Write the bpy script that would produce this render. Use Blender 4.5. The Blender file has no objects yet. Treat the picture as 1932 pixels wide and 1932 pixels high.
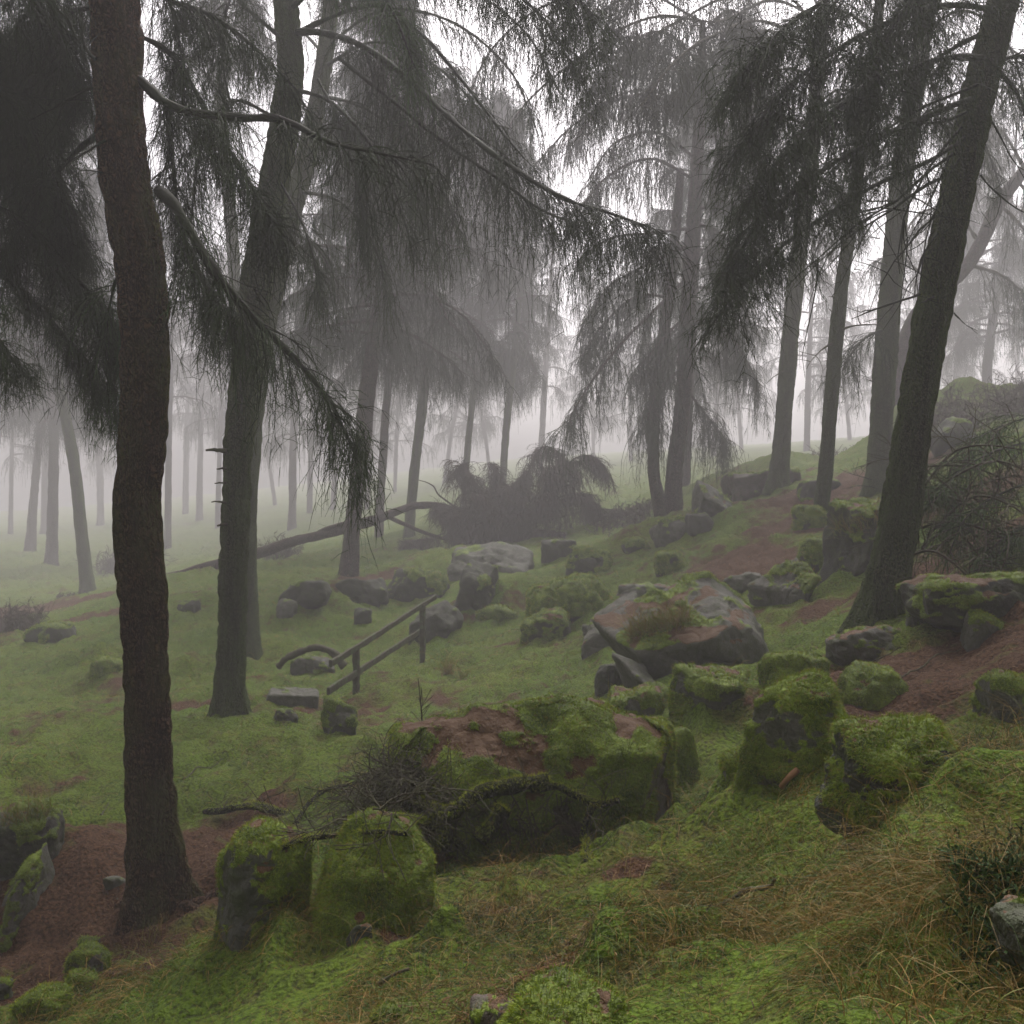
import bpy, bmesh, math, random
import numpy as np
from mathutils import Vector

# ------------------------------------------------------------------ camera, sky, sun, exposure
sc = bpy.context.scene
COL = sc.collection
H = 5.0                     # eye height above the datum
FW = 1.1                    # frame width per metre of distance
HOR = 0.45
cam_d = bpy.data.cameras.new("camera"); cam = bpy.data.objects.new("camera", cam_d); COL.objects.link(cam)
cam.location = (0, 0, H); cam.rotation_euler = (math.radians(90), 0, 0)
cam_d.sensor_width = 36; cam_d.lens = 36 / FW; cam_d.shift_y = HOR - 0.5
cam_d.clip_start = 0.05; cam_d.clip_end = 2000
sc.camera = cam

SUN_EL, SUN_AZ = 52.0, 12.0      # azimuth measured from straight ahead, towards the right
world = bpy.data.worlds.new("World"); sc.world = world; world.use_nodes = True
wn = world.node_tree; bg = wn.nodes["Background"]
sky = wn.nodes.new("ShaderNodeTexSky"); sky.sky_type = 'NISHITA'; sky.sun_disc = False
sky.sun_elevation = math.radians(SUN_EL); sky.sun_rotation = math.radians(SUN_AZ)
sky.air_density = 1.0; sky.dust_density = 6.0; sky.ozone_density = 1.0
hs = wn.nodes.new("ShaderNodeHueSaturation"); hs.inputs["Saturation"].default_value = 0.10
mx = wn.nodes.new("ShaderNodeMix"); mx.data_type = 'RGBA'; mx.blend_type = 'MULTIPLY'
mx.inputs[0].default_value = 1.0; mx.inputs[7].default_value = (1.0, 0.955, 0.975, 1)
wn.links.new(sky.outputs[0], hs.inputs["Color"]); wn.links.new(hs.outputs[0], mx.inputs[6])
wn.links.new(mx.outputs[2], bg.inputs["Color"]); bg.inputs["Strength"].default_value = 0.15
sun_d = bpy.data.lights.new("sun", 'SUN'); sun = bpy.data.objects.new("sun", sun_d); COL.objects.link(sun)
sun_d.energy = 1.0; sun_d.angle = math.radians(25); sun_d.color = (1.0, 0.965, 0.90)
sdir = Vector((math.sin(math.radians(SUN_AZ)) * math.cos(math.radians(SUN_EL)),
               math.cos(math.radians(SUN_AZ)) * math.cos(math.radians(SUN_EL)), math.sin(math.radians(SUN_EL))))
sun.rotation_euler = sdir.to_track_quat('Z', 'Y').to_euler()
sc.view_settings.view_transform = 'Standard'; sc.view_settings.look = 'None'
sc.view_settings.exposure = 0.85; sc.view_settings.gamma = 1.0
sc.render.engine = 'CYCLES'
cy = sc.cycles
cy.max_bounces = 5; cy.diffuse_bounces = 2; cy.glossy_bounces = 1; cy.transmission_bounces = 2
cy.volume_bounces = 2; cy.transparent_max_bounces = 8
cy.use_adaptive_sampling = True; cy.adaptive_threshold = 0.02
cy.use_denoising = True
try: cy.denoiser = 'OPENIMAGEDENOISE'; cy.denoising_prefilter = 'FAST'
except Exception: pass
cy.use_light_tree = False
HAZE_DENSITY = 0.0054

K = FW / 1932.0
# distances in the lists below are first guesses; DD() is the real distance in metres, S() the size factor that goes with it
def DD(d): return d * (d / 8.0) ** 0.55
def S(d): return (d / 8.0) ** 0.55
def P(px, py, d):
    d = DD(d)
    return np.array([(px / 1932.0 - 0.5) * FW * d, d, H + (HOR - py / 1932.0) * FW * d])
def PP(pts): return np.array([P(*p) for p in pts])

# ------------------------------------------------------------------ numpy noise
_rs = np.random.RandomState(11)
_T = _rs.rand(65536).astype(np.float64) * 2 - 1
def _h(ix, iy, iz):
    return _T[((ix * 73856093) ^ (iy * 19349663) ^ (iz * 83492791)) & 65535]
def vnoise(p):
    p = np.asarray(p, float); f = np.floor(p); i = f.astype(np.int64); t = p - f
    t = t * t * t * (t * (t * 6 - 15) + 10)
    x, y, z = i[..., 0], i[..., 1], i[..., 2]; u, v, w = t[..., 0], t[..., 1], t[..., 2]
    def l(a, b, k): return a + (b - a) * k
    return l(l(l(_h(x, y, z), _h(x+1, y, z), u), l(_h(x, y+1, z), _h(x+1, y+1, z), u), v),
             l(l(_h(x, y, z+1), _h(x+1, y, z+1), u), l(_h(x, y+1, z+1), _h(x+1, y+1, z+1), u), v), w)
def fbm(p, o=4, gain=0.5):
    p = np.asarray(p, float); s = 0; a = 1.0; n = 0
    for k in range(o):
        s = s + a * vnoise(p * (2.03 ** k) + 17.3 * k); n += a; a *= gain
    return s / n
def sstep(a, b, x):
    t = np.clip((x - a) / (b - a), 0, 1); return t * t * (3 - 2 * t)
def nrm(v): return v / np.maximum(np.linalg.norm(v, axis=-1, keepdims=True), 1e-9)

# ------------------------------------------------------------------ mesh building
class MB:
    def __init__(s): s.v = []; s.q = []; s.a = []; s.n = 0
    def add(s, v, q, a=None):
        v = np.asarray(v, float).reshape(-1, 3)
        s.v.append(v); s.q.append(np.asarray(q, np.int64).reshape(-1, 4) + s.n)
        s.a.append(np.zeros(len(v)) if a is None else np.broadcast_to(np.asarray(a, float), (len(v),)))
        s.n += len(v)
    def tubes(s, pts, w, sides=3, rng=None, attr=None, ref=None):
        """pts (N,K,3) polylines, w (N,K) radii"""
        pts = np.asarray(pts, float)
        if pts.ndim == 2: pts = pts[None]
        N, Kk, _ = pts.shape
        if N == 0: return
        w = np.broadcast_to(np.asarray(w, float), (N, Kk))
        t = nrm(np.gradient(pts, axis=1))
        if ref is None:
            r = (rng or np.random.RandomState(5)).normal(size=(N, 1, 3))
        else: r = np.broadcast_to(np.asarray(ref, float), (N, 1, 3))
        u = nrm(np.cross(t, r)); v = np.cross(t, u)
        ang = np.arange(sides) * 2 * np.pi / sides
        ring = pts[:, :, None, :] + w[:, :, None, None] * (np.cos(ang)[None, None, :, None] * u[:, :, None, :] + np.sin(ang)[None, None, :, None] * v[:, :, None, :])
        idx = np.arange(N * Kk * sides).reshape(N, Kk, sides)
        if sides == 2:
            q = np.stack([idx[:, :-1, 0], idx[:, :-1, 1], idx[:, 1:, 1], idx[:, 1:, 0]], -1)
        else:
            nx = np.roll(idx, -1, axis=2)
            q = np.stack([idx[:, :-1], nx[:, :-1], nx[:, 1:], idx[:, 1:]], -1)
        a = None
        if attr is not None:
            a = np.broadcast_to(np.asarray(attr, float).reshape(N, -1, 1) if np.ndim(attr) else attr, (N, Kk, sides)).reshape(-1)
        s.add(ring, q, a)
    def build(s, name, mat, parent=None, smooth=True, attr='m'):
        me = bpy.data.meshes.new(name)
        v = np.concatenate(s.v); q = np.concatenate(s.q)
        me.vertices.add(len(v)); me.vertices.foreach_set('co', v.astype(np.float32).ravel())
        me.loops.add(q.size); me.loops.foreach_set('vertex_index', q.astype(np.int32).ravel())
        me.polygons.add(len(q)); me.polygons.foreach_set('loop_start', (np.arange(len(q)) * 4).astype(np.int32))
        me.update(calc_edges=True)
        me.polygons.foreach_set('use_smooth', np.full(len(q), smooth))
        a = me.attributes.new(attr, 'FLOAT', 'POINT'); a.data.foreach_set('value', np.concatenate(s.a).astype(np.float32))
        me.materials.append(mat)
        o = bpy.data.objects.new(name, me); COL.objects.link(o)
        if parent is not None: o.parent = parent
        return o
def capped_tube(mb, pts, w, sides, ref, attr=None):
    """one closed tube (ends pinched to a point, so they are shut)"""
    pts = np.asarray(pts, float); w = np.asarray(w, float)
    a = pts[0] - (pts[1] - pts[0]) * 1e-3; b = pts[-1] + (pts[-1] - pts[-2]) * 1e-3
    p = np.concatenate([[a], pts, [b]]); ww = np.concatenate([[1e-4], w, [1e-4]])
    mb.tubes(p[None], ww[None], sides, ref=ref, attr=attr)

def tri_mesh(name, v, f, mat, parent=None, attrs=None, smooth=True):
    me = bpy.data.meshes.new(name); k = f.shape[1]
    me.vertices.add(len(v)); me.vertices.foreach_set('co', v.astype(np.float32).ravel())
    me.loops.add(f.size); me.loops.foreach_set('vertex_index', f.astype(np.int32).ravel())
    me.polygons.add(len(f)); me.polygons.foreach_set('loop_start', (np.arange(len(f)) * k).astype(np.int32))
    me.update(calc_edges=True)
    me.polygons.foreach_set('use_smooth', np.full(len(f), smooth))
    for nme, val in (attrs or {}).items():
        a = me.attributes.new(nme, 'FLOAT', 'POINT'); a.data.foreach_set('value', val.astype(np.float32))
    me.materials.append(mat)
    o = bpy.data.objects.new(name, me); COL.objects.link(o)
    if parent is not None: o.parent = parent
    return o
def tag(o, label=None, cat=None, group=None, kind=None):
    if label: o['label'] = label
    if cat: o['category'] = cat
    if group: o['group'] = group
    if kind: o['kind'] = kind
    return o
def empty(name, loc=(0, 0, 0)):
    o = bpy.data.objects.new(name, None); o.empty_display_size = 0.2; o.location = loc; COL.objects.link(o); return o

# ------------------------------------------------------------------ materials
def new_mat(name, rough=0.8, spec=0.25):
    m = bpy.data.materials.new(name); m.use_nodes = True
    nt = m.node_tree; b = nt.nodes["Principled BSDF"]
    b.inputs["Roughness"].default_value = rough
    b.inputs["Specular IOR Level"].default_value = spec
    return m, nt, b
def N(nt, t, **kw):
    n = nt.nodes.new(t)
    for k, v in kw.items(): setattr(n, k, v)
    return n
def noise_n(nt, scale, detail=4, rough=0.55, vec=None, stretch=None):
    n = N(nt, "ShaderNodeTexNoise"); n.inputs["Scale"].default_value = scale; n.inputs["Detail"].default_value = detail
    n.inputs["Roughness"].default_value = rough
    g = N(nt, "ShaderNodeNewGeometry")
    src = g.outputs["Position"]
    if stretch:
        mp = N(nt, "ShaderNodeMapping"); mp.inputs["Scale"].default_value = stretch
        nt.links.new(src, mp.inputs["Vector"]); src = mp.outputs[0]
    nt.links.new(src, n.inputs["Vector"])
    return n.outputs["Fac"]
def ramp(nt, fac, stops):
    r = N(nt, "ShaderNodeValToRGB"); cr = r.color_ramp
    while len(cr.elements) < len(stops): cr.elements.new(0.5)
    for e, (p, c) in zip(cr.elements, stops):
        e.position = p; e.color = (c[0], c[1], c[2], 1) if not np.isscalar(c) else (c, c, c, 1)
    nt.links.new(fac, r.inputs[0]); return r.outputs[0]
def mixc(nt, fac, a, b):
    m = N(nt, "ShaderNodeMix", data_type='RGBA')
    if np.isscalar(fac): m.inputs[0].default_value = fac
    else: nt.links.new(fac, m.inputs[0])
    for s, i in ((a, 6), (b, 7)):
        if isinstance(s, tuple): m.inputs[i].default_value = (*s, 1)
        else: nt.links.new(s, m.inputs[i])
    return m.outputs[2]
def attr_n(nt, name):
    a = N(nt, "ShaderNodeAttribute"); a.attribute_name = name; return a.outputs["Fac"]
def bump(nt, b, h, strength=0.5, dist=0.02):
    n = N(nt, "ShaderNodeBump"); n.inputs["Strength"].default_value = strength; n.inputs["Distance"].default_value = dist
    nt.links.new(h, n.inputs["Height"]); nt.links.new(n.outputs[0], b.inputs["Normal"])
def math_n(nt, op, a, b=None, clamp=False):
    n = N(nt, "ShaderNodeMath", operation=op); n.use_clamp = clamp
    for s, i in ((a, 0), (b, 1)):
        if s is None: continue
        if np.isscalar(s): n.inputs[i].default_value = s
        else: nt.links.new(s, n.inputs[i])
    return n.outputs[0]

def bark_mat(name, c1, c2, green, gamt=0.5, sc_=1.0):
    m, nt, b = new_mat(name, 0.85, 0.2)
    v = N(nt, "ShaderNodeTexVoronoi"); v.feature = 'DISTANCE_TO_EDGE'; v.inputs["Scale"].default_value = 34 * sc_
    g = N(nt, "ShaderNodeNewGeometry"); mp = N(nt, "ShaderNodeMapping"); mp.inputs["Scale"].default_value = (1, 1, 0.28)
    nz = N(nt, "ShaderNodeTexNoise"); nz.inputs["Scale"].default_value = 9 * sc_; nz.inputs["Detail"].default_value = 3
    nt.links.new(g.outputs["Position"], nz.inputs["Vector"])
    ad = N(nt, "ShaderNodeMix", data_type='RGBA', blend_type='LINEAR_LIGHT'); ad.inputs[0].default_value = 0.10
    nt.links.new(g.outputs["Position"], ad.inputs[6]); nt.links.new(nz.outputs["Color"], ad.inputs[7])
    nt.links.new(ad.outputs[2], mp.inputs["Vector"]); nt.links.new(mp.outputs[0], v.inputs["Vector"])
    crack = ramp(nt, v.outputs["Distance"], [(0.0, 0.0), (0.30, 1.0)])
    fine = noise_n(nt, 60 * sc_, 4, 0.6, stretch=(1, 1, 0.4))
    big = noise_n(nt, 3.0, 4, 0.6, stretch=(1, 1, 0.5))
    col = mixc(nt, crack, tuple(0.22 * x for x in c1), mixc(nt, fine, c1, c2))
    gm = math_n(nt, 'ADD', ramp(nt, big, [(0.52 - 0.25 * gamt, 0.0), (0.72 - 0.2 * gamt, 1.0)]), 0)
    gm = math_n(nt, 'MULTIPLY', gm, ramp(nt, fine, [(0.35, 0.25), (0.6, 1.0)]))
    gm = math_n(nt, 'MULTIPLY', gm, math_n(nt, 'ADD', attr_n(nt, 'm'), 0.15, True))
    col = mixc(nt, gm, col, green)
    nt.links.new(col, b.inputs["Base Color"])
    h = math_n(nt, 'ADD', math_n(nt, 'MULTIPLY', crack, 0.7), fine)
    bump(nt, b, h, 1.0, 0.035 / sc_)
    return m
M = {}
M['bark_a'] = bark_mat('bark_brown', (0.085, 0.042, 0.024), (0.19, 0.098, 0.056), (0.100, 0.105, 0.030), 0.55)
M['bark_b'] = bark_mat('bark_grey_green', (0.058, 0.050, 0.034), (0.115, 0.100, 0.068), (0.080, 0.115, 0.030), 1.3)
M['bark_red'] = bark_mat('bark_reddish', (0.085, 0.052, 0.044), (0.14, 0.09, 0.078), (0.075, 0.085, 0.045), 0.3, 0.7)
M['bark_green'] = bark_mat('bark_mossy', (0.045, 0.045, 0.022), (0.085, 0.088, 0.042), (0.060, 0.088, 0.022), 1.0)

def plain_mat(name, c1, c2, scale=3.0, rough=0.8, spec=0.2, transl=0.0, use_attr=False, c3=None):
    m, nt, b = new_mat(name, rough, spec)
    n = noise_n(nt, scale, 3)
    col = mixc(nt, ramp(nt, n, [(0.35, 0.0), (0.65, 1.0)]), c1, c2)
    if use_attr and c3 is not None: col = mixc(nt, attr_n(nt, 'm'), col, c3)
    nt.links.new(col, b.inputs["Base Color"])
    return m
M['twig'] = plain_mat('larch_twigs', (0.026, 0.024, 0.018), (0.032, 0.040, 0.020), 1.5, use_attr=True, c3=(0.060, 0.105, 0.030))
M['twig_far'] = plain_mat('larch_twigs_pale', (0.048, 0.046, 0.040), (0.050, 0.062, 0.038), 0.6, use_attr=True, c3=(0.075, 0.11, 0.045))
M['deadwood'] = plain_mat('dead_wood', (0.050, 0.040, 0.030), (0.075, 0.075, 0.040), 14.0)
M['heather'] = plain_mat('heather_twigs', (0.075, 0.050, 0.048), (0.060, 0.052, 0.040), 5.0)

def timber_mat():
    m, nt, b = new_mat('weathered_timber', 0.8, 0.2)
    g = noise_n(nt, 40, 4, 0.6); l = noise_n(nt, 7, 3, 0.6)
    col = mixc(nt, g, (0.040, 0.034, 0.024), (0.085, 0.078, 0.052))
    col = mixc(nt, ramp(nt, l, [(0.5, 0.0), (0.62, 1.0)]), col, (0.075, 0.095, 0.048))
    nt.links.new(col, b.inputs["Base Color"]); bump(nt, b, g, 0.6, 0.006)
    return m
M['timber'] = timber_mat()

def rock_mat(name, c1, c2, mosslo=(0.045, 0.070, 0.010), mosshi=(0.17, 0.23, 0.018), litter=0.5):
    m, nt, b = new_mat(name, 0.75, 0.3)
    n1 = noise_n(nt, 2.2, 6, 0.62); n2 = noise_n(nt, 45, 4, 0.6); n3 = noise_n(nt, 9, 5, 0.65)
    col = mixc(nt, ramp(nt, n1, [(0.35, 0.0), (0.65, 1.0)]), c1, c2)
    col = mixc(nt, ramp(nt, n2, [(0.3, 0.0), (0.75, 0.65)]), col, tuple(0.45 * x for x in c1))
    # lichen freckles and thin algae
    vo = N(nt, "ShaderNodeTexVoronoi"); vo.inputs["Scale"].default_value = 22
    g = N(nt, "ShaderNodeNewGeometry"); nt.links.new(g.outputs["Position"], vo.inputs["Vector"])
    li = math_n(nt, 'MULTIPLY', ramp(nt, vo.outputs["Distance"], [(0.12, 1.0), (0.30, 0.0)]), ramp(nt, n3, [(0.52, 0.0), (0.62, 1.0)]))
    col = mixc(nt, math_n(nt, 'MULTIPLY', li, 0.6), col, (0.16, 0.18, 0.12))
    col = mixc(nt, ramp(nt, n3, [(0.42, 0.0), (0.62, 0.7)]), col, (0.050, 0.062, 0.024))
    ms = noise_n(nt, 5.0, 5, 0.6); mf = noise_n(nt, 70, 3, 0.6)
    mc = mixc(nt, ramp(nt, ms, [(0.30, 0.0), (0.68, 1.0)]), mosslo, mosshi)
    mc = mixc(nt, ramp(nt, mf, [(0.3, 0.6), (0.6, 0.0)]), mc, (0.016, 0.024, 0.006))
    mm = math_n(nt, 'ADD', attr_n(nt, 'moss'), math_n(nt, 'MULTIPLY', math_n(nt, 'SUBTRACT', n3, 0.5), 0.8))
    mm = ramp(nt, mm, [(0.35, 0.0), (0.55, 1.0)])
    col = mixc(nt, mm, col, mc)
    lt = mixc(nt, mf, (0.045, 0.023, 0.012), (0.13, 0.070, 0.030))
    lm = math_n(nt, 'ADD', attr_n(nt, 'litter'), math_n(nt, 'MULTIPLY', math_n(nt, 'SUBTRACT', n3, 0.5), 0.9))
    col = mixc(nt, ramp(nt, lm, [(0.42, 0.0), (0.60, 1.0)]), col, lt)
    nt.links.new(col, b.inputs["Base Color"])
    h = math_n(nt, 'ADD', math_n(nt, 'MULTIPLY', n2, 0.35), math_n(nt, 'ADD', n3, math_n(nt, 'MULTIPLY', mf, 0.25)))
    bump(nt, b, h, 0.8, 0.05)
    return m
M['rock'] = rock_mat('gritstone', (0.085, 0.083, 0.072), (0.135, 0.125, 0.105))
M['rock_dark'] = rock_mat('dark_gritstone', (0.040, 0.040, 0.034), (0.075, 0.068, 0.055))
M['rock_pink'] = rock_mat('pinkish_gritstone', (0.12, 0.082, 0.074), (0.090, 0.082, 0.068))

def ground_mat():
    m, nt, b = new_mat('woodland_floor', 0.9, 0.12)
    n1 = noise_n(nt, 0.55, 5, 0.6); n2 = noise_n(nt, 4.0, 5, 0.65); n3 = noise_n(nt, 32, 4, 0.65)
    g = mixc(nt, ramp(nt, n1, [(0.35, 0.0), (0.65, 1.0)]), (0.085, 0.145, 0.016), (0.150, 0.180, 0.024))
    g = mixc(nt, ramp(nt, n2, [(0.35, 0.0), (0.70, 1.0)]), g, (0.105, 0.165, 0.018))
    g = mixc(nt, ramp(nt, n2, [(0.30, 0.8), (0.45, 0.0)]), g, (0.11, 0.085, 0.040))
    g = mixc(nt, ramp(nt, n3, [(0.34, 0.8), (0.58, 0.03)]), g, (0.024, 0.026, 0.010))
    l = mixc(nt, ramp(nt, n3, [(0.35, 0.0), (0.65, 1.0)]), (0.036, 0.019, 0.011), (0.115, 0.062, 0.034))
    lm = math_n(nt, 'ADD', attr_n(nt, 'litter'), math_n(nt, 'MULTIPLY', math_n(nt, 'SUBTRACT', n2, 0.5), 1.9))
    col = mixc(nt, ramp(nt, lm, [(0.30, 0.0), (0.75, 1.0)]), g, l)
    nt.links.new(col, b.inputs["Base Color"])
    h = math_n(nt, 'ADD', n3, math_n(nt, 'MULTIPLY', n2, 1.5))
    bump(nt, b, h, 0.8, 0.06)
    return m
M['ground'] = ground_mat()

def blade_mat(name, stops, rough=0.6):
    m, nt, b = new_mat(name, rough, 0.25)
    c = ramp(nt, attr_n(nt, 'm'), stops)
    nt.links.new(c, b.inputs["Base Color"])
    return m
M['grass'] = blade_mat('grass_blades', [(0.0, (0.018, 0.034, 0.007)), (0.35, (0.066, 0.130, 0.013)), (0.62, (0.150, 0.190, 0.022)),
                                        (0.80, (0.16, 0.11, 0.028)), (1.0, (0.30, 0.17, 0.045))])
M['moss'] = blade_mat('moss_fuzz', [(0.0, (0.040, 0.066, 0.008)), (0.45, (0.140, 0.205, 0.010)), (0.9, (0.28, 0.34, 0.016)), (0.97, (0.22, 0.12, 0.04))])
M['litter'] = blade_mat('fallen_needles', [(0.0, (0.045, 0.020, 0.013)), (0.6, (0.16, 0.075, 0.038)), (1.0, (0.30, 0.17, 0.08))], 0.7)

M['pale'] = plain_mat('fresh_broken_wood', (0.30, 0.16, 0.08), (0.20, 0.11, 0.06), 20.0)
M['bilberry'] = plain_mat('bilberry_leaves', (0.030, 0.030, 0.018), (0.040, 0.045, 0.016), 9.0, use_attr=True, c3=(0.035, 0.065, 0.018))

# ------------------------------------------------------------------ ground relief
# (x, y, distance) seen points the hillside passes through
CTRL = [(0,1932,6.2),(300,1932,5.2),(600,1932,4.4),(900,1932,3.7),(1200,1932,3.2),(1550,1932,2.8),(1932,1932,2.5),
 (280,1735,8.0),(40,1770,8.0),(440,1805,6.7),(640,1790,6.0),(1000,1665,6.9),(1180,1640,6.7),(860,1700,6.4),(1000,1775,5.2),(1400,1760,4.6),
 (1600,1610,5.1),(1480,1495,6.4),(1800,1500,5.5),(1920,1370,6.8),(1665,1185,9.7),(1900,1250,7.8),(1920,1690,3.3),
 (1920,1080,9.5),(1920,960,11.5),(1930,860,14),(1930,790,19),(1780,800,22),
 (1545,1005,16.5),(1468,925,21),(1655,925,17.5),(1290,1320,10.5),(1400,1100,14),(1420,1000,18.5),(1255,990,22.5),(1300,1180,13),
 (1000,905,45),(1180,880,48),(800,1010,29),(660,1090,22),(435,1360,12),(670,1330,13.5),(797,1254,15.3),(478,1252,16),
 (0,1210,19.5),(0,1040,42),(165,1125,27),(95,1062,38),(550,1003,42),(200,1400,12),(0,1510,10),(600,1500,9.3),(800,1380,11.5),
 (1100,1300,12.3),(1050,1185,15.5),(1000,1060,21.5),(1330,1100,15.5),(700,1150,19.5),(560,1140,19),(320,1095,23),(330,1250,16.5),
 (950,1200,16),(900,1130,18.5),(1150,1110,18),(1550,1190,11.2),(1600,1280,8.8),(1350,1440,8.0),(330,1600,9.0),(560,1370,12.0),
 (1250,1480,8.3), (1330,1540,6.6), (150,1650,8.6),(1640,885,26),(1400,915,26),(1530,870,36),(1500,890,30)]
CP = [P(*c) for c in CTRL]
CP += [np.array(v, float) for v in [(-120,200,H-14),(0,200,H-1.5),(110,200,H+8),(150,60,H+11),(-150,60,H-14),(-50,25,H-7.5),(35,20,H+4),(18,9,H+1.4),(-18,8,H-5.5),
      (0,0.2,H-1.15),(3,0,H-0.3),(-4,0,H-2.6),(0,-8,H-0.2),(12,-6,H+1.8),(-12,-6,H-3.6),(0,-40,H+3),(40,-30,H+6),(-40,-30,H-4),(0,260,H),(-220,150,H-14),(220,150,H+14),(0,-170,H+4)]]
CP = np.array(CP)
def warp(xy):
    r = np.linalg.norm(xy, axis=-1, keepdims=True)
    return xy * (np.arcsinh(r / 4.0) / np.maximum(r, 1e-6))
_c = warp(CP[:, :2])
def _phi(d2): return 0.5 * d2 * np.log(np.maximum(d2, 1e-12))
_n = len(_c); _A = np.zeros((_n + 3, _n + 3))
_d2 = ((_c[:, None] - _c[None]) ** 2).sum(-1)
_A[:_n, :_n] = _phi(_d2) + np.eye(_n) * 0.004
_A[:_n, _n] = 1; _A[:_n, _n+1:] = _c; _A[_n, :_n] = 1; _A[_n+1:, :_n] = _c.T
_w = np.linalg.solve(_A, np.concatenate([CP[:, 2], np.zeros(3)]))
# low hummocks of turf: (x, y, distance, radius m, height m)
HUM = [(760,1800,5.7,.35,.14),(1180,1800,4.3,.35,.14),(1330,1880,3.5,.3,.12),(1520,1740,4.2,.35,.14),(1620,1860,3.1,.3,.10),(1080,1760,5.0,.3,.08),(780,1880,4.6,.3,.12),(700,1760,5.6,.35,.12),(1400,1700,4.7,.3,.12),(380,1900,5.4,.35,.12),(1860,1800,3.0,.25,.08),(1250,1600,6.3,.3,.10),(1700,1800,3.4,.25,.1),(520,1330,12.8,.7,.15),(100,1350,13,1.0,.2),(60,1590,9.6,.6,.1),(420,1430,10.8,.8,.15),(700,1430,10,.7,.2),(1440,1600,5.6,0.55,0.26),(1480,1650,5.0,0.30,0.16),(1700,1560,4.9,0.5,0.12),(1080,1915,3.55,0.32,0.24),(1650,1420,6.3,0.4,0.12),(1330,1370,8.6,0.7,0.28),
       (1780,1640,4.2,0.45,0.22),(900,1740,5.6,0.5,0.08),(620,1850,5.1,0.4,0.15),(480,1880,5.2,0.4,0.12),(1240,1700,5.2,0.5,0.14),(850,1800,4.7,0.3,0.14),(1200,1880,3.7,0.25,0.12),
       (620,1160,19,0.9,0.35),(570,1185,18,0.8,0.35),(650,1175,18.3,0.7,0.3),(860,1250,15,0.6,0.15),(200,1262,16,0.9,0.3),(380,1275,15.5,0.8,0.3),
       (1290,1010,20,1.2,0.4),(1390,990,19,1.2,0.35),(1430,890,26,2.2,0.6),(1180,1060,20,1.5,0.4),(1250,1060,18,1.2,0.3),
       (950,1165,17.5,0.8,0.3),(250,1440,11.5,0.8,0.18),(120,1480,10.5,0.7,0.15),(560,1460,10,0.6,0.2),(350,1180,19,1.2,0.3),(1000,1280,13.5,0.7,0.15),(1450,1050,16,1,0.25),
       (1780,770,23,2.4,1.0),(1880,1560,4.3,0.4,0.15),(1700,1700,3.9,0.3,0.12),(1560,1800,3.7,0.35,0.10),(700,1120,20.5,0.8,0.3),(820,1060,22.5,1.4,0.4)]
HW = [(P(x, y, d), r * S(d), h * S(d)) for x, y, d, r, h in HUM]
def gz(xy, detail=True):
    xy = np.asarray(xy, float); sh = xy.shape[:-1]; xy = xy.reshape(-1, 2)
    q = warp(xy); out = np.empty(len(q))
    for i in range(0, len(q), 40000):
        b = q[i:i+40000]; d2 = ((b[:, None] - _c[None]) ** 2).sum(-1)
        out[i:i+40000] = _phi(d2) @ _w[:_n] + _w[_n] + b @ _w[_n+1:]
    p3 = np.concatenate([xy, np.zeros((len(xy), 1))], 1)
    r = np.linalg.norm(xy, axis=1)
    for c, rr, h in HW:
        e = ((xy - c[:2]) ** 2).sum(1) / (rr * rr)
        m = e < 6
        out[m] += h * np.exp(-e[m] * 1.2) * (1 + 0.45 * vnoise(p3[m] * 5 / max(rr, .3) * 0.5))
    amp = np.clip(r / 5.0, 0.35, 1.5)
    out += amp * (0.10 * fbm(p3 * 0.9, 3) + 0.22 * np.maximum(vnoise(p3 * 0.45 + 7), 0) ** 1.5)
    if detail:
        hm = np.abs(vnoise(p3 * 2.6 + 31)); out += np.clip(r / 5, .6, 1.3) * (0.10 * (0.5 - hm) + 0.04 * fbm(p3 * 6.0, 3) + 0.07 * np.maximum(fbm(p3 * 1.7 + 90, 2), 0))
    return out.reshape(sh)
def gpt(x, y): return float(gz(np.array([[x, y]]))[0])
def G(px, py, d):
    """point on the ground under the seen point (keeps plan position, takes the ground's height)"""
    p = P(px, py, d); p[2] = gpt(p[0], p[1]); return p

# bare brown patches of needle litter: (x, y, distance, rx, ry)
LIT = [(180,1720,8.2,1.6,1.5),(120,1860,6.8,1.4,0.8),(330,1820,6.6,1.0,0.8),(430,1560,9.0,0.7,0.7),(330,1640,8.6,0.8,0.9),(1760,1270,8.2,1.6,0.75),(1900,1290,7.6,1.2,0.7),(1650,1310,7.8,0.6,0.35),
       (480,1300,13.4,1.5,0.45),(380,1310,13.4,1.2,0.35),(1400,1060,15.5,0.9,2.2),(1480,1000,17,0.7,1.6),(1540,930,19,1.6,1.6),(1790,1000,11,1.2,1.0),(100,1150,24,4,1.2),(700,1110,21.5,1.2,0.6),
       (1310,1560,6.6,0.3,0.3),(1180,1740,5.1,0.15,0.10),(1690,1650,4.3,0.2,0.1),
       (1510,1000,17.5,1.2,0.8),(250,1180,20,2.5,0.5),(1700,940,18,1.4,1.0),(1870,900,13,1.2,1.2),(1560,1160,11.8,.6,.3), (760,1800,5.0,.12,.1)]
LW = [(P(x, y, d), rx * S(d), ry * S(d) * 1.3) for x, y, d, rx, ry in LIT]
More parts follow.
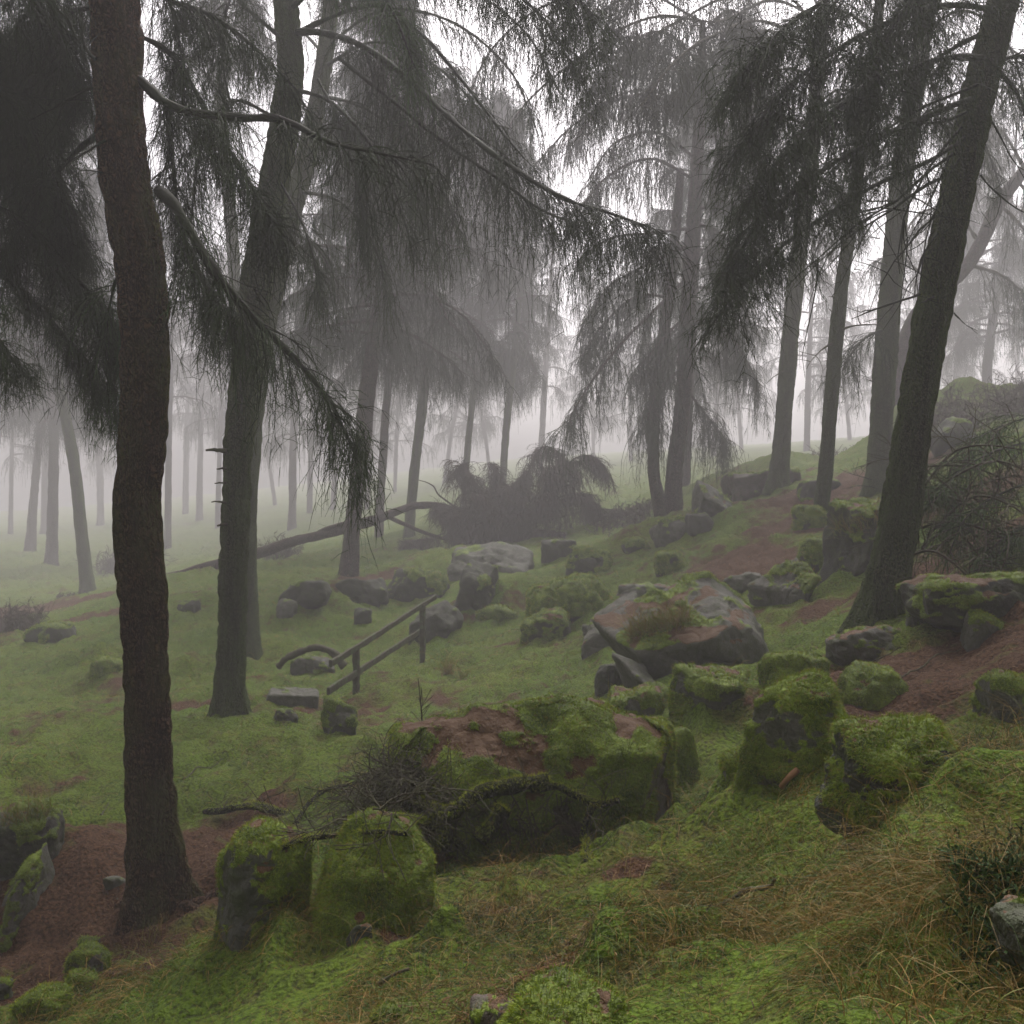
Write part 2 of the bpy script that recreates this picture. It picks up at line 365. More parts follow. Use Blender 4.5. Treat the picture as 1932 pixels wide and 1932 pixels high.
def litter_at(xy):
    xy = np.asarray(xy, float).reshape(-1, 2); s = np.zeros(len(xy))
    for c, rx, ry in LW:
        e = ((xy[:, 0] - c[0]) / rx) ** 2 + ((xy[:, 1] - c[1]) / ry) ** 2
        s = np.maximum(s, 1.15 - 0.75 * e)
    p3 = np.concatenate([xy, np.zeros((len(xy), 1))], 1)
    far = np.clip(xy[:, 1] / 50, 0.3, 1)
    s = np.maximum(s, 0.05 + 0.9 * fbm(p3 * 0.7 + 50, 3) * (1 - 0.3 * far))
    return np.clip(s + 0.5 * fbm(p3 * 3.1, 4), 0, 1)

def build_ground():
    th = np.concatenate([np.radians(np.linspace(-180, -60, 40, endpoint=False)), np.radians(np.linspace(-60, -37, 40, endpoint=False)),
                         np.radians(np.linspace(-37, 37, 520, endpoint=False)), np.radians(np.linspace(37, 60, 40, endpoint=False)), np.radians(np.linspace(60, 180, 40, endpoint=False))])
    r = np.concatenate([np.geomspace(0.2, 1.1, 24, endpoint=False), np.geomspace(1.0, 70, 570, endpoint=False), np.geomspace(70, 300, 70)])
    R, TH = np.meshgrid(r, th, indexing='ij')
    xy = np.stack([R * np.sin(TH), R * np.cos(TH)], -1)
    z = gz(xy)
    v = np.concatenate([xy, z[..., None]], -1).reshape(-1, 3)
    nr, nt_ = len(r), len(th); idx = np.arange(nr * nt_).reshape(nr, nt_); nx = np.roll(idx, -1, 1)
    q = np.stack([idx[:-1], idx[1:], nx[1:], nx[:-1]], -1).reshape(-1, 4)
    q = q[:, ::-1]
    c = len(v); v = np.concatenate([v, [[0, 0, gpt(0, 0.01)]]])
    m = nt_; cap = np.array([[c, idx[0, (k+2) % m], idx[0, (k+1) % m], idx[0, k]] for k in range(0, m, 2)])
    q = np.concatenate([q, cap])
    o = tri_mesh('ground', v, q, M['ground'], attrs={'litter': litter_at(v[:, :2])})
    tag(o, kind='structure')

# ------------------------------------------------------------------ boulders
_ico = {}
def ico(l):
    if l not in _ico:
        bm = bmesh.new(); bmesh.ops.create_icosphere(bm, subdivisions=l, radius=1)
        bm.verts.ensure_lookup_table()
        v = np.array([x.co[:] for x in bm.verts]); f = np.array([[x.index for x in g.verts] for g in bm.faces]); bm.free()
        _ico[l] = (nrm(v), f)
    return _ico[l]
def fuzz(name, v, f, mask, parent, count, length, width, seed, mat='moss', lit=0.12, droop=0.0, bias=0.0):
    rng = np.random.RandomState(seed)
    tri = v[f]; ar = np.linalg.norm(np.cross(tri[:, 1] - tri[:, 0], tri[:, 2] - tri[:, 0]), axis=1)
    w = ar * sstep(0.38, 0.62, mask[f].mean(1))
    if w.sum() < 1e-4: return
    pxl = width / .20; count = int(min(count * 1.4, w.sum() / 2 * 0.55 / pxl ** 2))
    if count < 12: return
    k = rng.choice(len(f), size=count, p=w / w.sum())
    b = rng.dirichlet((1, 1, 1), count); p = (tri[k] * b[..., None]).sum(1)
    n = nrm(np.cross(tri[k, 1] - tri[k, 0], tri[k, 2] - tri[k, 0]))
    d = nrm(n + 0.55 * rng.normal(size=(count, 3)) + [0, 0, 0.15])
    L = length * (0.5 + rng.rand(count)) * (1 + 0.5 * fbm(p * 4, 2))
    isl = rng.rand(count) < lit
    L = np.where(isl, L * 1.6, L)
    d[isl] = nrm(rng.normal(size=(isl.sum(), 3)) + n[isl] * 0.5)
    mid = p + d * L[:, None] * 0.55; tip = p + (nrm(d + [0, 0, -0.35 - droop])) * L[:, None]
    mb = MB(); W = np.array([1.0, 0.8, 0.12]) * width
    t = np.clip(0.48 + bias + 0.5 * fbm(p * 3.3, 3) + 0.18 * rng.normal(size=count), 0, 0.92); t[isl] = 0.99
    mb.tubes(np.stack([p - n * 0.004, mid, tip], 1), np.broadcast_to(W, (count, 3)), 2, rng, t)
    o_ = mb.build(name, M[mat], parent, smooth=False); o_['kind'] = 'stuff'; return o_

ROCKS = []; MOUNDS = []
_DT = np.geomspace(1.2, 60, 700)
def hit(px, py):
    """guess distance at which the sight line of (px, py) first meets the ground"""
    q = np.array([P(px, py, t) for t in _DT]); g = gz(q[:, :2]); k = np.argmax(q[:, 2] < g)
    return _DT[k] if q[k, 2] < g[k] else None
def rock(label, x0, y0, x1, y1, d, thick=0.8, moss=0.5, litter=0.0, seed=0, lvl=5, mat='rock', flat=0.0, tilt=(0, 0, 0), planes=None,
         p=12, fz=0, group=None, sink=0.35, name='boulder', rough=1.0, mossbias=0.0, fl=0.028, cat='boulder', strata=0.5):
    """box is the seen outline, d the distance of its middle"""
    rng = np.random.RandomState(100 + seed); fl = fl * S(d)
    hh_ = hit((x0 + x1) / 2, y1 - 0.06 * (y1 - y0))
    if hh_ is not None and abs(math.log(hh_ / d)) < 0.45: d = hh_ + 0.0
    d = DD(d); d = d + 0.5 * (x1 - x0) * K * d / 2 * thick
    a = (x1 - x0) * K * d / 2; hv = (y1 - y0) * K * d
    c = hv * (1 + sink) / 2; cx = ((x0 + x1) / 2 / 1932 - 0.5) * FW * d
    ztop = H + (HOR - y0 / 1932) * FW * d; cz = ztop - c; b = a * thick
    if planes is None:
        npl = 13; nn = nrm(rng.normal(size=(npl, 3)))
        hh = rng.uniform(0.74, 1.0, npl)
        nn = np.concatenate([nn, [[0.08, 0.05, 1], [0, -1, 0.05], [1, 0.1, 0.1], [-1, 0, 0], [0, 1, 0], [0, 0, -1]]])
        hh = np.concatenate([hh, [0.86, .86, .9, .9, .9, .9]])
    else:
        nn = np.array([q[:3] for q in planes], float); hh = np.array([q[3] for q in planes], float)
    nn = nrm(nn)
    dv, f = ico(lvl)
    dn = np.maximum(dv @ nn.T, 0) / hh[None]
    p = min(p, 26 if seed in (1, 36) else 15); r = (dn ** p).sum(1) ** (-1.0 / p)
    v = dv * r[:, None]
    v = v / np.array([np.abs(v[:, 0]).max(), np.abs(v[:, 1]).max(), np.abs(v[:, 2]).max()])
    v = v * np.array([a, b, c])
    s = (a * b * c) ** (1 / 3)
    from mathutils import Euler
    jit = rng.uniform(-1, 1, 3) * [7, 7, 16] if seed not in (1, 36, 4, 5) else [0, 0, 0]
    R = np.array(Euler([math.radians(t + j_) for t, j_ in zip(tilt, jit)]).to_matrix()); v = v @ R.T
    off = rng.rand(3) * 50
    nv = nrm(dv / np.array([a, b, c]) ** 0.7) @ R.T
    disp = 0.25 * fbm(v / s * 1.15 + off, 4) + 0.075 * fbm(v / s * 4.0 + off, 4) + 0.05 * np.abs(vnoise(v / s * 2.3 + off + 4)) - 0.05 * np.maximum(0, 0.12 - np.abs(vnoise(v / s * 1.6 + off + 9))) / 0.12
    disp = disp + strata * 0.05 * np.abs(vnoise(np.stack([v[:, 0] * 0.7, v[:, 1] * 0.7, v[:, 2] * 5.5], 1) / s + off))
    v = v + nv * (disp * s * rough)[:, None]
    # vertex normals
    tri = v[f]; fn = np.cross(tri[:, 1] - tri[:, 0], tri[:, 2] - tri[:, 0]); vn = np.zeros_like(v)
    for k in range(3): np.add.at(vn, f[:, k], fn)
    vn = nrm(vn)
    mm = 0.55 * vn[:, 2] + 0.9 * fbm(v / s * 1.5 + off + 3, 4) + (moss - 0.5) * 1.6 + 0.25 + mossbias * nrm(v)[:, 0]
    mk = sstep(0.25, 0.75, mm) if moss > 0 else np.zeros(len(v))
    lt = np.clip(sstep(0.35, 0.8, vn[:, 2] * 0.7 + 0.9 * fbm(v / s * 2.2 + off + 8, 3) + (litter - 0.5)), 0, 1) if litter > 0 else np.zeros(len(v))
    bil = 0.55 - np.abs(vnoise(v * 3.2 / max(s, .4) ** .5 + off)) - .25 * np.abs(vnoise(v * 7.5 / max(s, .4) ** .5 + off + 5))
    cush = mk * (0.03 + 0.10 * np.maximum(bil, 0)) * min(1.2, s * 1.5) * (1 - 0.6 * lt)
    v = v + (vn * 0.8 + [0, 0, 0.25]) * cush[:, None]
    loc = np.array([cx, d, cz])
    lo = v[:, 2].min()
    o = tri_mesh(name, v - [0, 0, lo], f, M[mat], attrs={'moss': mk, 'litter': lt})
    o.location = (cx, d, cz + lo)
    tag(o, label, cat, group)
    if fz > 0 and moss > 0:
        px = 1.1 * d / 1024
        fuzz('moss', v - [0, 0, lo], f, mk * (1 - 0.75 * lt), o, fz, max(fl * .62, px * 1.7), max(0.0007, px * 0.20), seed + 7)
    MOUNDS.append((np.array([cx, d, 0]), 1.15 * max(a, b), 0.20 * c))
    ROCKS.append((o, v, f, loc, mk, vn))
    return o

box = lambda t: [(0.15, -0.15, 1, .62), (0, -1, 0.25, .8), (1, -0.1, 0, .9), (-1, -0.2, 0.2, .9), (0, 1, 0, .9), (0, 0, -1, .8)]
# --- the big mossy slab in the middle of the foreground
BIG = [(-0.05, -0.62, 1.0, .60), (0.10, -1.0, 0.75, .70), (0.05, -1.0, 0.05, .88), (1, -0.22, 0.03, .90), (-0.75, -0.55, 0.55, .78), (-0.25, 0.15, 1, .72), (0.35, 0.1, 1, .74), (0, 1, 0.2, .8), (-1, 0, 0, 1.0), (0, 0, -1, .8), (0.6, -0.25, 0.85, .88), (-0.3, -1, 0.6, .83)]
o = rock('large slab boulder with ledges of bright moss and pinkish bare rock, centre of the foreground', 706, 1322, 1290, 1630, 7.9, 0.52, 0.78, 0.48, 1, 7, 'rock_pink', planes=BIG, p=26, fz=95000, sink=0.05, rough=0.6)
rock('rounded moss clump draped over the right end of the large slab boulder', 1228, 1372, 1312, 1500, 8.0, 0.8, 1.0, 0, 2, 5, fz=9000, p=8)
rock('blocky dark rock with bright moss cap just behind the right end of the large slab', 1125, 1300, 1272, 1385, 9.6, 0.7, 0.72, 0.3, 3, 5, fz=14000, planes=[(0,0,1,.8),(0,-1,.1,.8),(1,-.3,.2,.9),(-1,0,.2,.9),(0,1,0,.9),(0,0,-1,.9),(.6,-.6,.6,.9)])
rock('upright boulder with a pale narrow left face and mossy front, right of the near trunk', 392, 1548, 575, 1812, 7.1, 0.62, 0.62, 0.35, 4, 6, 'rock', fz=26000, sink=0.1,
     planes=[(-1,-.55,.10,.70),(.45,-1,.60,.72),(.25,-.2,1,.72),(-.5,.1,1,.85),(1,-.5,-.1,.74),(0,1,0,.9),(0,0,-1,1),(.8,-.6,-.5,.8)], p=24, mossbias=0.3)
rock('rounded boulder thick with bright green moss, left of the foreground grass', 574, 1560, 812, 1782, 6.2, 0.85, 0.90, 0.32, 5, 6, 'rock', fz=60000, sink=0.3, p=5, planes=[(-.75,-.35,.75,.70),(.25,-.4,1,.78),(.15,-1,.8,.70),(1,-.3,.25,.88),(-1,-.5,.1,.80),(.6,-.9,-.2,.85),(0,1,0,.9),(0,0,-1,.9)])
rock('grass-topped dark boulder at the left edge, behind a paler boulder', -70, 1530, 122, 1660, 9.2, 0.8, 0.35, 0.1, 6, 6, 'rock_dark', fz=6000, sink=0.3)
rock('pale angular boulder with a green top at the left edge', -30, 1612, 122, 1775, 8.2, 0.9, 0.50, 0.2, 7, 6, 'rock', fz=12000, sink=0.3, p=9, rough=.6,
     planes=[(-.5,-.3,1,.72),(.75,-.3,.8,.75),(.5,-1,.1,.74),(-.7,-1,.15,.8),(1,-.2,-.35,.82),(0,1,0,.9),(0,0,-1,.9)])
rock('small rounded stone with a green back on the brown needle floor', 130, 1790, 205, 1850, 7.0, 0.8, 0.55, 0.0, 8, 5, fz=3500)
rock('small dark stone just above the green-backed stone', 150, 1768, 203, 1800, 7.4, 0.8, 0.55, 0.0, 9, 4, 'rock_dark', fz=1500)
rock('small stone cut by the left edge below the pale angular boulder', -15, 1845, 22, 1895, 7.0, 0.8, 0.45, 0.0, 10, 4, fz=900)
rock('low moss covered rock in the bottom left corner', 40, 1865, 125, 1932, 6.1, 0.8, 0.9, 0.0, 11, 5, fz=7000)
rock('buried greenish stone flush with the needle floor left of the near trunk', 200, 1654, 236, 1675, 8.6, 0.8, 0.2, 0.0, 12, 4, fz=0)
rock('long low mossy rock lying at the bottom edge beside the corner rock', 120, 1835, 185, 1872, 6.6, 0.8, 0.7, 0.0, 13, 4, fz=2500)
# --- middle distance, left of and around the handrail
rock('flat grey stone slab lying in the grass beside the second trunk', 500, 1302, 602, 1332, 13.0, 0.55, 0.10, 0.0, 14, 5, 'rock', planes=[(0,-.1,1,.5),(0,-1,.1,.9),(1,0,0,.95),(-1,0,0.2,.9),(0,1,0,.9),(0,0,-1,.5)], p=20, rough=.5)
rock('small dark stone in the grass below the flat slab', 518, 1338, 560, 1368, 12.2, 0.8, 0.25, 0.0, 15, 5, 'rock_dark')
rock('pointed stone half covered in grass at the foot of the near handrail post', 608, 1322, 672, 1388, 12.0, 0.7, 0.55, 0.0, 16, 5, fz=2500)
rock('dark rounded boulder behind the far handrail post', 768, 1140, 868, 1206, 16.8, 0.7, 0.22, 0.0, 17, 5, 'rock_dark', fz=2000, planes=[(-.45,-.2,1,.7),(.7,-.3,.7,.85),(0,-1,.2,.8),(1,-.2,-.2,.9),(-1,0,-.1,.9),(0,1,0,.9),(0,0,-1,.8)])
rock('tall squared mossy block, highest of the stones behind the handrail', 842, 1066, 956, 1160, 18.6, 0.7, 0.38, 0.0, 18, 5, 'rock_dark', fz=5000, planes=[(.1,-.2,1,.8),(0,-1,.15,.85),(1,-.1,.1,.85),(-.9,-.2,.45,.78),(0,1,0,.9),(0,0,-1,.9)], p=18)
rock('broad rounded hazy slab below the fallen crown', 848, 1030, 1000, 1100, 22.5, 0.6, 0.22, 0.0, 19, 5, 'rock', planes=[(-.3,-.5,1,.75),(.5,-.4,1,.8),(0,-1,.1,.9),(1,0,0,.95),(-1,0,0,.95),(0,1,0,.9),(0,0,-1,.9)])
rock('angular dark boulder farthest left in the row behind the handrail', 528, 1094, 626, 1145, 20.0, 0.7, 0.2, 0.0, 20, 5, 'rock_dark')
rock('small grey stone below the angular dark boulder', 520, 1128, 562, 1168, 19.0, 0.8, 0.2, 0.0, 21, 4, 'rock')
rock('smooth dark boulder at the foot of the reddish leaning trunk', 628, 1090, 732, 1140, 20.4, 0.7, 0.15, 0.0, 22, 5, 'rock_dark')
rock('low boulder with mossy right shoulder in the middle of the row', 728, 1074, 846, 1140, 20.6, 0.7, 0.5, 0.0, 23, 5, 'rock_dark', fz=3500)
rock('small mossy stone between the row of boulders and the upper rail', 735, 1115, 800, 1145, 18.6, 0.8, 0.75, 0.0, 24, 4, 'rock_dark', fz=1800)
rock('small broken rock among the moss mounds left of the handrail', 668, 1148, 700, 1182, 18.0, 0.8, 0.2, 0.0, 25, 4, 'rock_dark')
rock('stone under the arched dead log', 550, 1238, 632, 1278, 14.6, 0.7, 0.4, 0.1, 26, 5, 'rock', fz=1200)
rock('small triangular stone in the grass right of the near trunk', 338, 1130, 378, 1160, 20.0, 0.7, 0.3, 0.0, 27, 4, 'rock_dark')
rock('dark stone with a grassy back out in the misty grass at left', 52, 1180, 140, 1212, 19.5, 0.7, 0.5, 0.0, 28, 4, 'rock_dark', fz=800)
rock('mossy knoll stone between the two near trunks and the left edge', 170, 1240, 232, 1280, 15.8, 0.8, 0.85, 0.0, 29, 4, 'rock_dark', fz=2500)
rock('half buried round stone beside the upper handrail', 1095, 1180, 1140, 1200, 15.5, 0.7, 0.3, 0.0, 30, 4)
rock('broad hummock rock wrapped in yellow green moss, right of the squared block', 980, 1088, 1162, 1185, 16.8, 0.8, 0.98, 0.1, 31, 6, fz=22000, p=8)
rock('lower lobe of moss and turf rock in front of the broad moss hummock', 985, 1150, 1075, 1215, 15.9, 0.8, 0.75, 0.2, 32, 5, 'rock_dark', fz=5000)
rock('low mossy stone below the squared block', 900, 1145, 980, 1172, 17.4, 0.8, 0.9, 0.0, 33, 4, fz=2200)
rock('square edged dark rock half sunk behind the broad moss hummock', 1065, 1035, 1160, 1085, 21, 0.7, 0.5, 0.0, 34, 5, 'rock_dark', fz=1800)
rock('dim boulder beneath the right side of the fallen crown', 1020, 1020, 1085, 1060, 23, 0.7, 0.3, 0.0, 35, 4, 'rock_dark')
# --- right of centre
SLAB = [(-.12,-.30,1,.42),(-.3,-1,-.40,.70),(.55,-1,.10,.78),(1,-.1,.25,.9),(-1,-.25,-.55,.92),(0,1,0,.9),(0,.1,-1,.6),(.75,-.3,1,.62)]
rock('great tilted overhanging slab with rusty needles and grass on its top', 1132, 1112, 1505, 1285, 11.6, 0.62, 0.34, 0.32, 36, 7, 'rock', planes=SLAB, p=26, sink=0.15, rough=.42, strata=1.4, tilt=(0,-13,0), fz=9000)
rock('pale leaning rock that props the left end of the great tilted slab', 1168, 1235, 1270, 1340, 11.0, 0.7, 0.08, 0.0, 37, 5, 'rock', planes=[(.3,-.3,1,.8),(-.8,-.7,-.3,.7),(.6,-1,.2,.8),(1,0,.5,.8),(0,1,0,.9),(0,0,-1,.9)], p=18)
rock('dark wedge of rock leaning under the left tip of the great slab', 1126, 1252, 1185, 1315, 11.2, 0.8, 0.1, 0.0, 38, 5, 'rock_dark')
rock('heavy block with dark green stains beneath the great slab', 1265, 1272, 1450, 1340, 11.8, 0.6, 0.70, 0.15, 39, 6, 'rock', planes=[(0,-.2,1,.8),(-.1,-1,-.1,.8),(1,-.6,.1,.8),(-1,-.3,.1,.9),(0,1,0,.9),(0,0,-1,.9)], p=20, fz=5000)
rock('sloping grey slab up the bank behind the left tip of the great slab', 1100, 1132, 1225, 1225, 13.2, 0.8, 0.15, 0.3, 40, 6, 'rock', planes=[(-.5,-.35,1,.6),(0,-1,.1,.85),(1,0,.2,.9),(-1,0,.1,.9),(0,1,0,.9),(0,0,-1,.9)], p=18)
rock('long grey ledge with a turf skirt above the great slab', 1160, 1105, 1275, 1135, 14.5, 0.6, 0.3, 0.2, 41, 5, 'rock')
rock('overhanging rock with a yellow green face and dark hollow, above the great slab', 1430, 1062, 1575, 1150, 12.9, 0.7, 0.42, 0.15, 42, 6, 'rock', planes=[(-.35,-.4,1,.7),(-.6,-1,-.1,.8),(.6,-1,-.6,.6),(1,0,.2,.9),(0,1,0,.9),(0,0,-1,.7)], p=20, fz=5000)
rock('small grey rock between the great slab and the needle path', 1365, 1082, 1440, 1125, 14.2, 0.7, 0.2, 0.1, 43, 5, 'rock')
rock('tall boulder with a shaggy grass collar left of the big leaning trunk', 1566, 936, 1702, 1092, 13.4, 0.9, 0.36, 0.1, 44, 6, 'rock_dark', planes=[(-.1,-.2,1,.8),(-1,-.5,.15,.78),(.4,-1,.55,.8),(.3,-1,-.8,.62),(1,0,0,.9),(0,1,0,.9),(0,0,-1,1)], p=20, fz=9000)
rock('long low rock with one bright moss pad in front of the big leaning trunk', 1552, 1186, 1745, 1255, 9.3, 0.5, 0.35, 0.3, 45, 6, 'rock', fz=7000, p=14)
rock('egg shaped lichen spotted stone on the brown needles at right', 1812, 1154, 1893, 1226, 8.8, 0.8, 0.35, 0.0, 46, 5, 'rock', fz=2500, p=8)
rock('leaning green stone at the foot of the big leaning trunk', 1708, 1130, 1760, 1195, 9.6, 0.8, 0.5, 0.0, 47, 4, 'rock', fz=1200)
rock('dark outcrop with pale blue grey patches under the dead branches at right', 1730, 1085, 1990, 1180, 9.9, 0.6, 0.5, 0.4, 48, 6, 'rock_dark', p=16, fz=2500)
rock('tall moss cloaked boulder with a bare grey left face, right foreground', 1402, 1290, 1660, 1500, 6.7, 0.8, 0.85, 0.25, 49, 6, 'rock', fz=60000, sink=0.35, planes=[(-1,-.5,.22,.74),(.1,-1,1.0,.68),(-.35,0,1,.84),(.8,-.3,.8,.62),(1,0,0,.9),(0,1,0,.9),(0,0,-1,.9)], p=9, mossbias=0.45)
rock('moss ridge behind the tall moss cloaked boulder', 1438, 1225, 1565, 1330, 8.0, 0.8, 0.9, 0.15, 50, 6, 'rock', fz=14000, p=9)
rock('dark wet boulder under a thick overhanging cap of moss, right foreground', 1556, 1362, 1885, 1500, 5.9, 0.62, 0.52, 0.1, 51, 7, 'rock_dark', fz=90000, sink=0.55, planes=[(-.1,-.25,1,.74),(-.05,-1,.35,.76),(-1,-.5,.3,.84),(1,-.2,.7,.74),(.4,-.7,.7,.82),(0,1,0,.9),(0,0,-1,1)], p=6, fl=.03)
rock('rounded turf covered rock between the moss ridge and the brown needles', 1590, 1262, 1710, 1345, 7.9, 0.8, 0.85, 0.2, 52, 5, 'rock', fz=9000, p=8)
rock('grey rock half in the right edge above the moss capped boulder', 1852, 1268, 2010, 1372, 7.1, 0.7, 0.55, 0.15, 53, 5, 'rock', fz=6000, p=10)
rock('small mossy rock hidden in the dip right of the large slab', 1366, 1415, 1420, 1475, 8.0, 0.8, 0.9, 0.0, 54, 4, 'rock', fz=3000)
rock('slab tilted like a ramp pointing left on the misty bank', 1302, 922, 1400, 985, 22.0, 0.8, 0.4, 0.1, 55, 5, 'rock', planes=[(.25,-.2,1,.55),(-1,-.2,-.15,.9),(0,-1,-.5,.7),(1,0,0,.9),(0,1,0,.9),(0,0,-1,.6)], p=22, tilt=(0,12,0), fz=1500)
rock('dark stump like rock under the ramp slab', 1290, 968, 1345, 1015, 21.5, 0.8, 0.2, 0.0, 56, 4, 'rock_dark')
rock('low grey boulder at the foot of the twin trunks', 1222, 972, 1325, 1028, 21.0, 0.7, 0.35, 0.0, 57, 5, 'rock', fz=1200)
rock('flat topped reddish outcrop carpeted with pale grass in the mist', 1372, 888, 1500, 940, 25.0, 0.7, 0.45, 0.0, 58, 5, 'rock_pink', planes=[(0,-.05,1,.6),(0,-1,-.2,.9),(-1,0,0,.9),(1,0,0,.9),(0,1,0,.9),(0,0,-1,.7)], fz=3000)
rock('mossy stone in the bank grass left of the slender green trunk', 1498, 955, 1560, 1000, 17.2, 0.8, 0.8, 0.0, 59, 4, 'rock_dark', fz=1200)
rock('turfed rock step below the slender green trunk', 1505, 1020, 1590, 1085, 15.0, 0.7, 0.75, 0.1, 60, 5, 'rock_dark', fz=2500)
rock('dark rock at the base of the far leaning trunk, beneath the turf', 1500, 905, 1580, 940, 23, 0.7, 0.5, 0.0, 61, 4, 'rock_dark')
rock('hazy domed boulder on the skyline of the bank at right', 1755, 790, 1850, 850, 20, 0.7, 0.4, 0.0, 62, 4, 'rock_dark')
rock('small grassy rock step in the upper meadow left of the needle path', 1230, 1040, 1300, 1085, 18.8, 0.7, 0.8, 0.0, 63, 4, 'rock_dark', fz=1200)
rock('mossy stone in the dip in front of the twin trunks', 1170, 1015, 1225, 1045, 21.5, 0.7, 0.7, 0.0, 64, 4, 'rock_dark', fz=600)
rock('bare purple brown stone poking out of the grass at the bottom edge', 890, 1893, 985, 1935, 3.95, 0.8, 0.35, 0.3, 65, 5, 'rock_pink', p=7, sink=.9, fz=4000)
rock('mound of vivid moss at the bottom edge, centre', 950, 1872, 1200, 2010, 3.75, 0.8, 1.0, 0.1, 66, 6, 'rock', fz=120000, p=6)
rock('small peaty black stone in the grass right of the rounded moss boulder', 655, 1742, 700, 1795, 5.9, 0.7, 0.0, 0.2, 67, 4, 'rock_dark')
rock('low stone buried in moss at the bottom left, under the grass fringe', 700, 1900, 790, 1935, 4.6, 0.8, 0.7, 0.1, 68, 5, 'rock_dark', fz=9000, p=7, sink=.8)
rock('small rock cut by the right edge below the dark bilberry bush', 1895, 1715, 2100, 1850, 3.5, 0.7, 0.15, 0.3, 69, 6, 'rock_dark', fz=12000, p=8)
HW.extend(MOUNDS)
build_ground()

from mathutils.bvhtree import BVHTree
def _rocks_bvh():
    V = []; F = []; n = 0
    for o, v, f, loc, mk, vn in ROCKS: V.append(v + loc); F.append(f + n); n += len(v)
    return BVHTree.FromPolygons(np.concatenate(V).tolist(), np.concatenate(F).tolist())
BVH = _rocks_bvh()
def onrock(x, y, d, off=0.05):
    """guess distance a little in front of the boulder surface (or ground) seen at (x, y)"""
    t = P(x, y, 8.0) - [0, 0, H]; t = t / np.linalg.norm(t); h = BVH.ray_cast(Vector((0, 0, H)), Vector(t))
    best = d
    if h[0] is not None: best = ((h[0][1] - off) * 8 ** .55) ** (1 / 1.55)
    g = hit(x, y)
    if g is not None: best = min(best, g - .05) if h[0] is not None else g - .08
    return best if abs(math.log(best / d)) < .35 else d

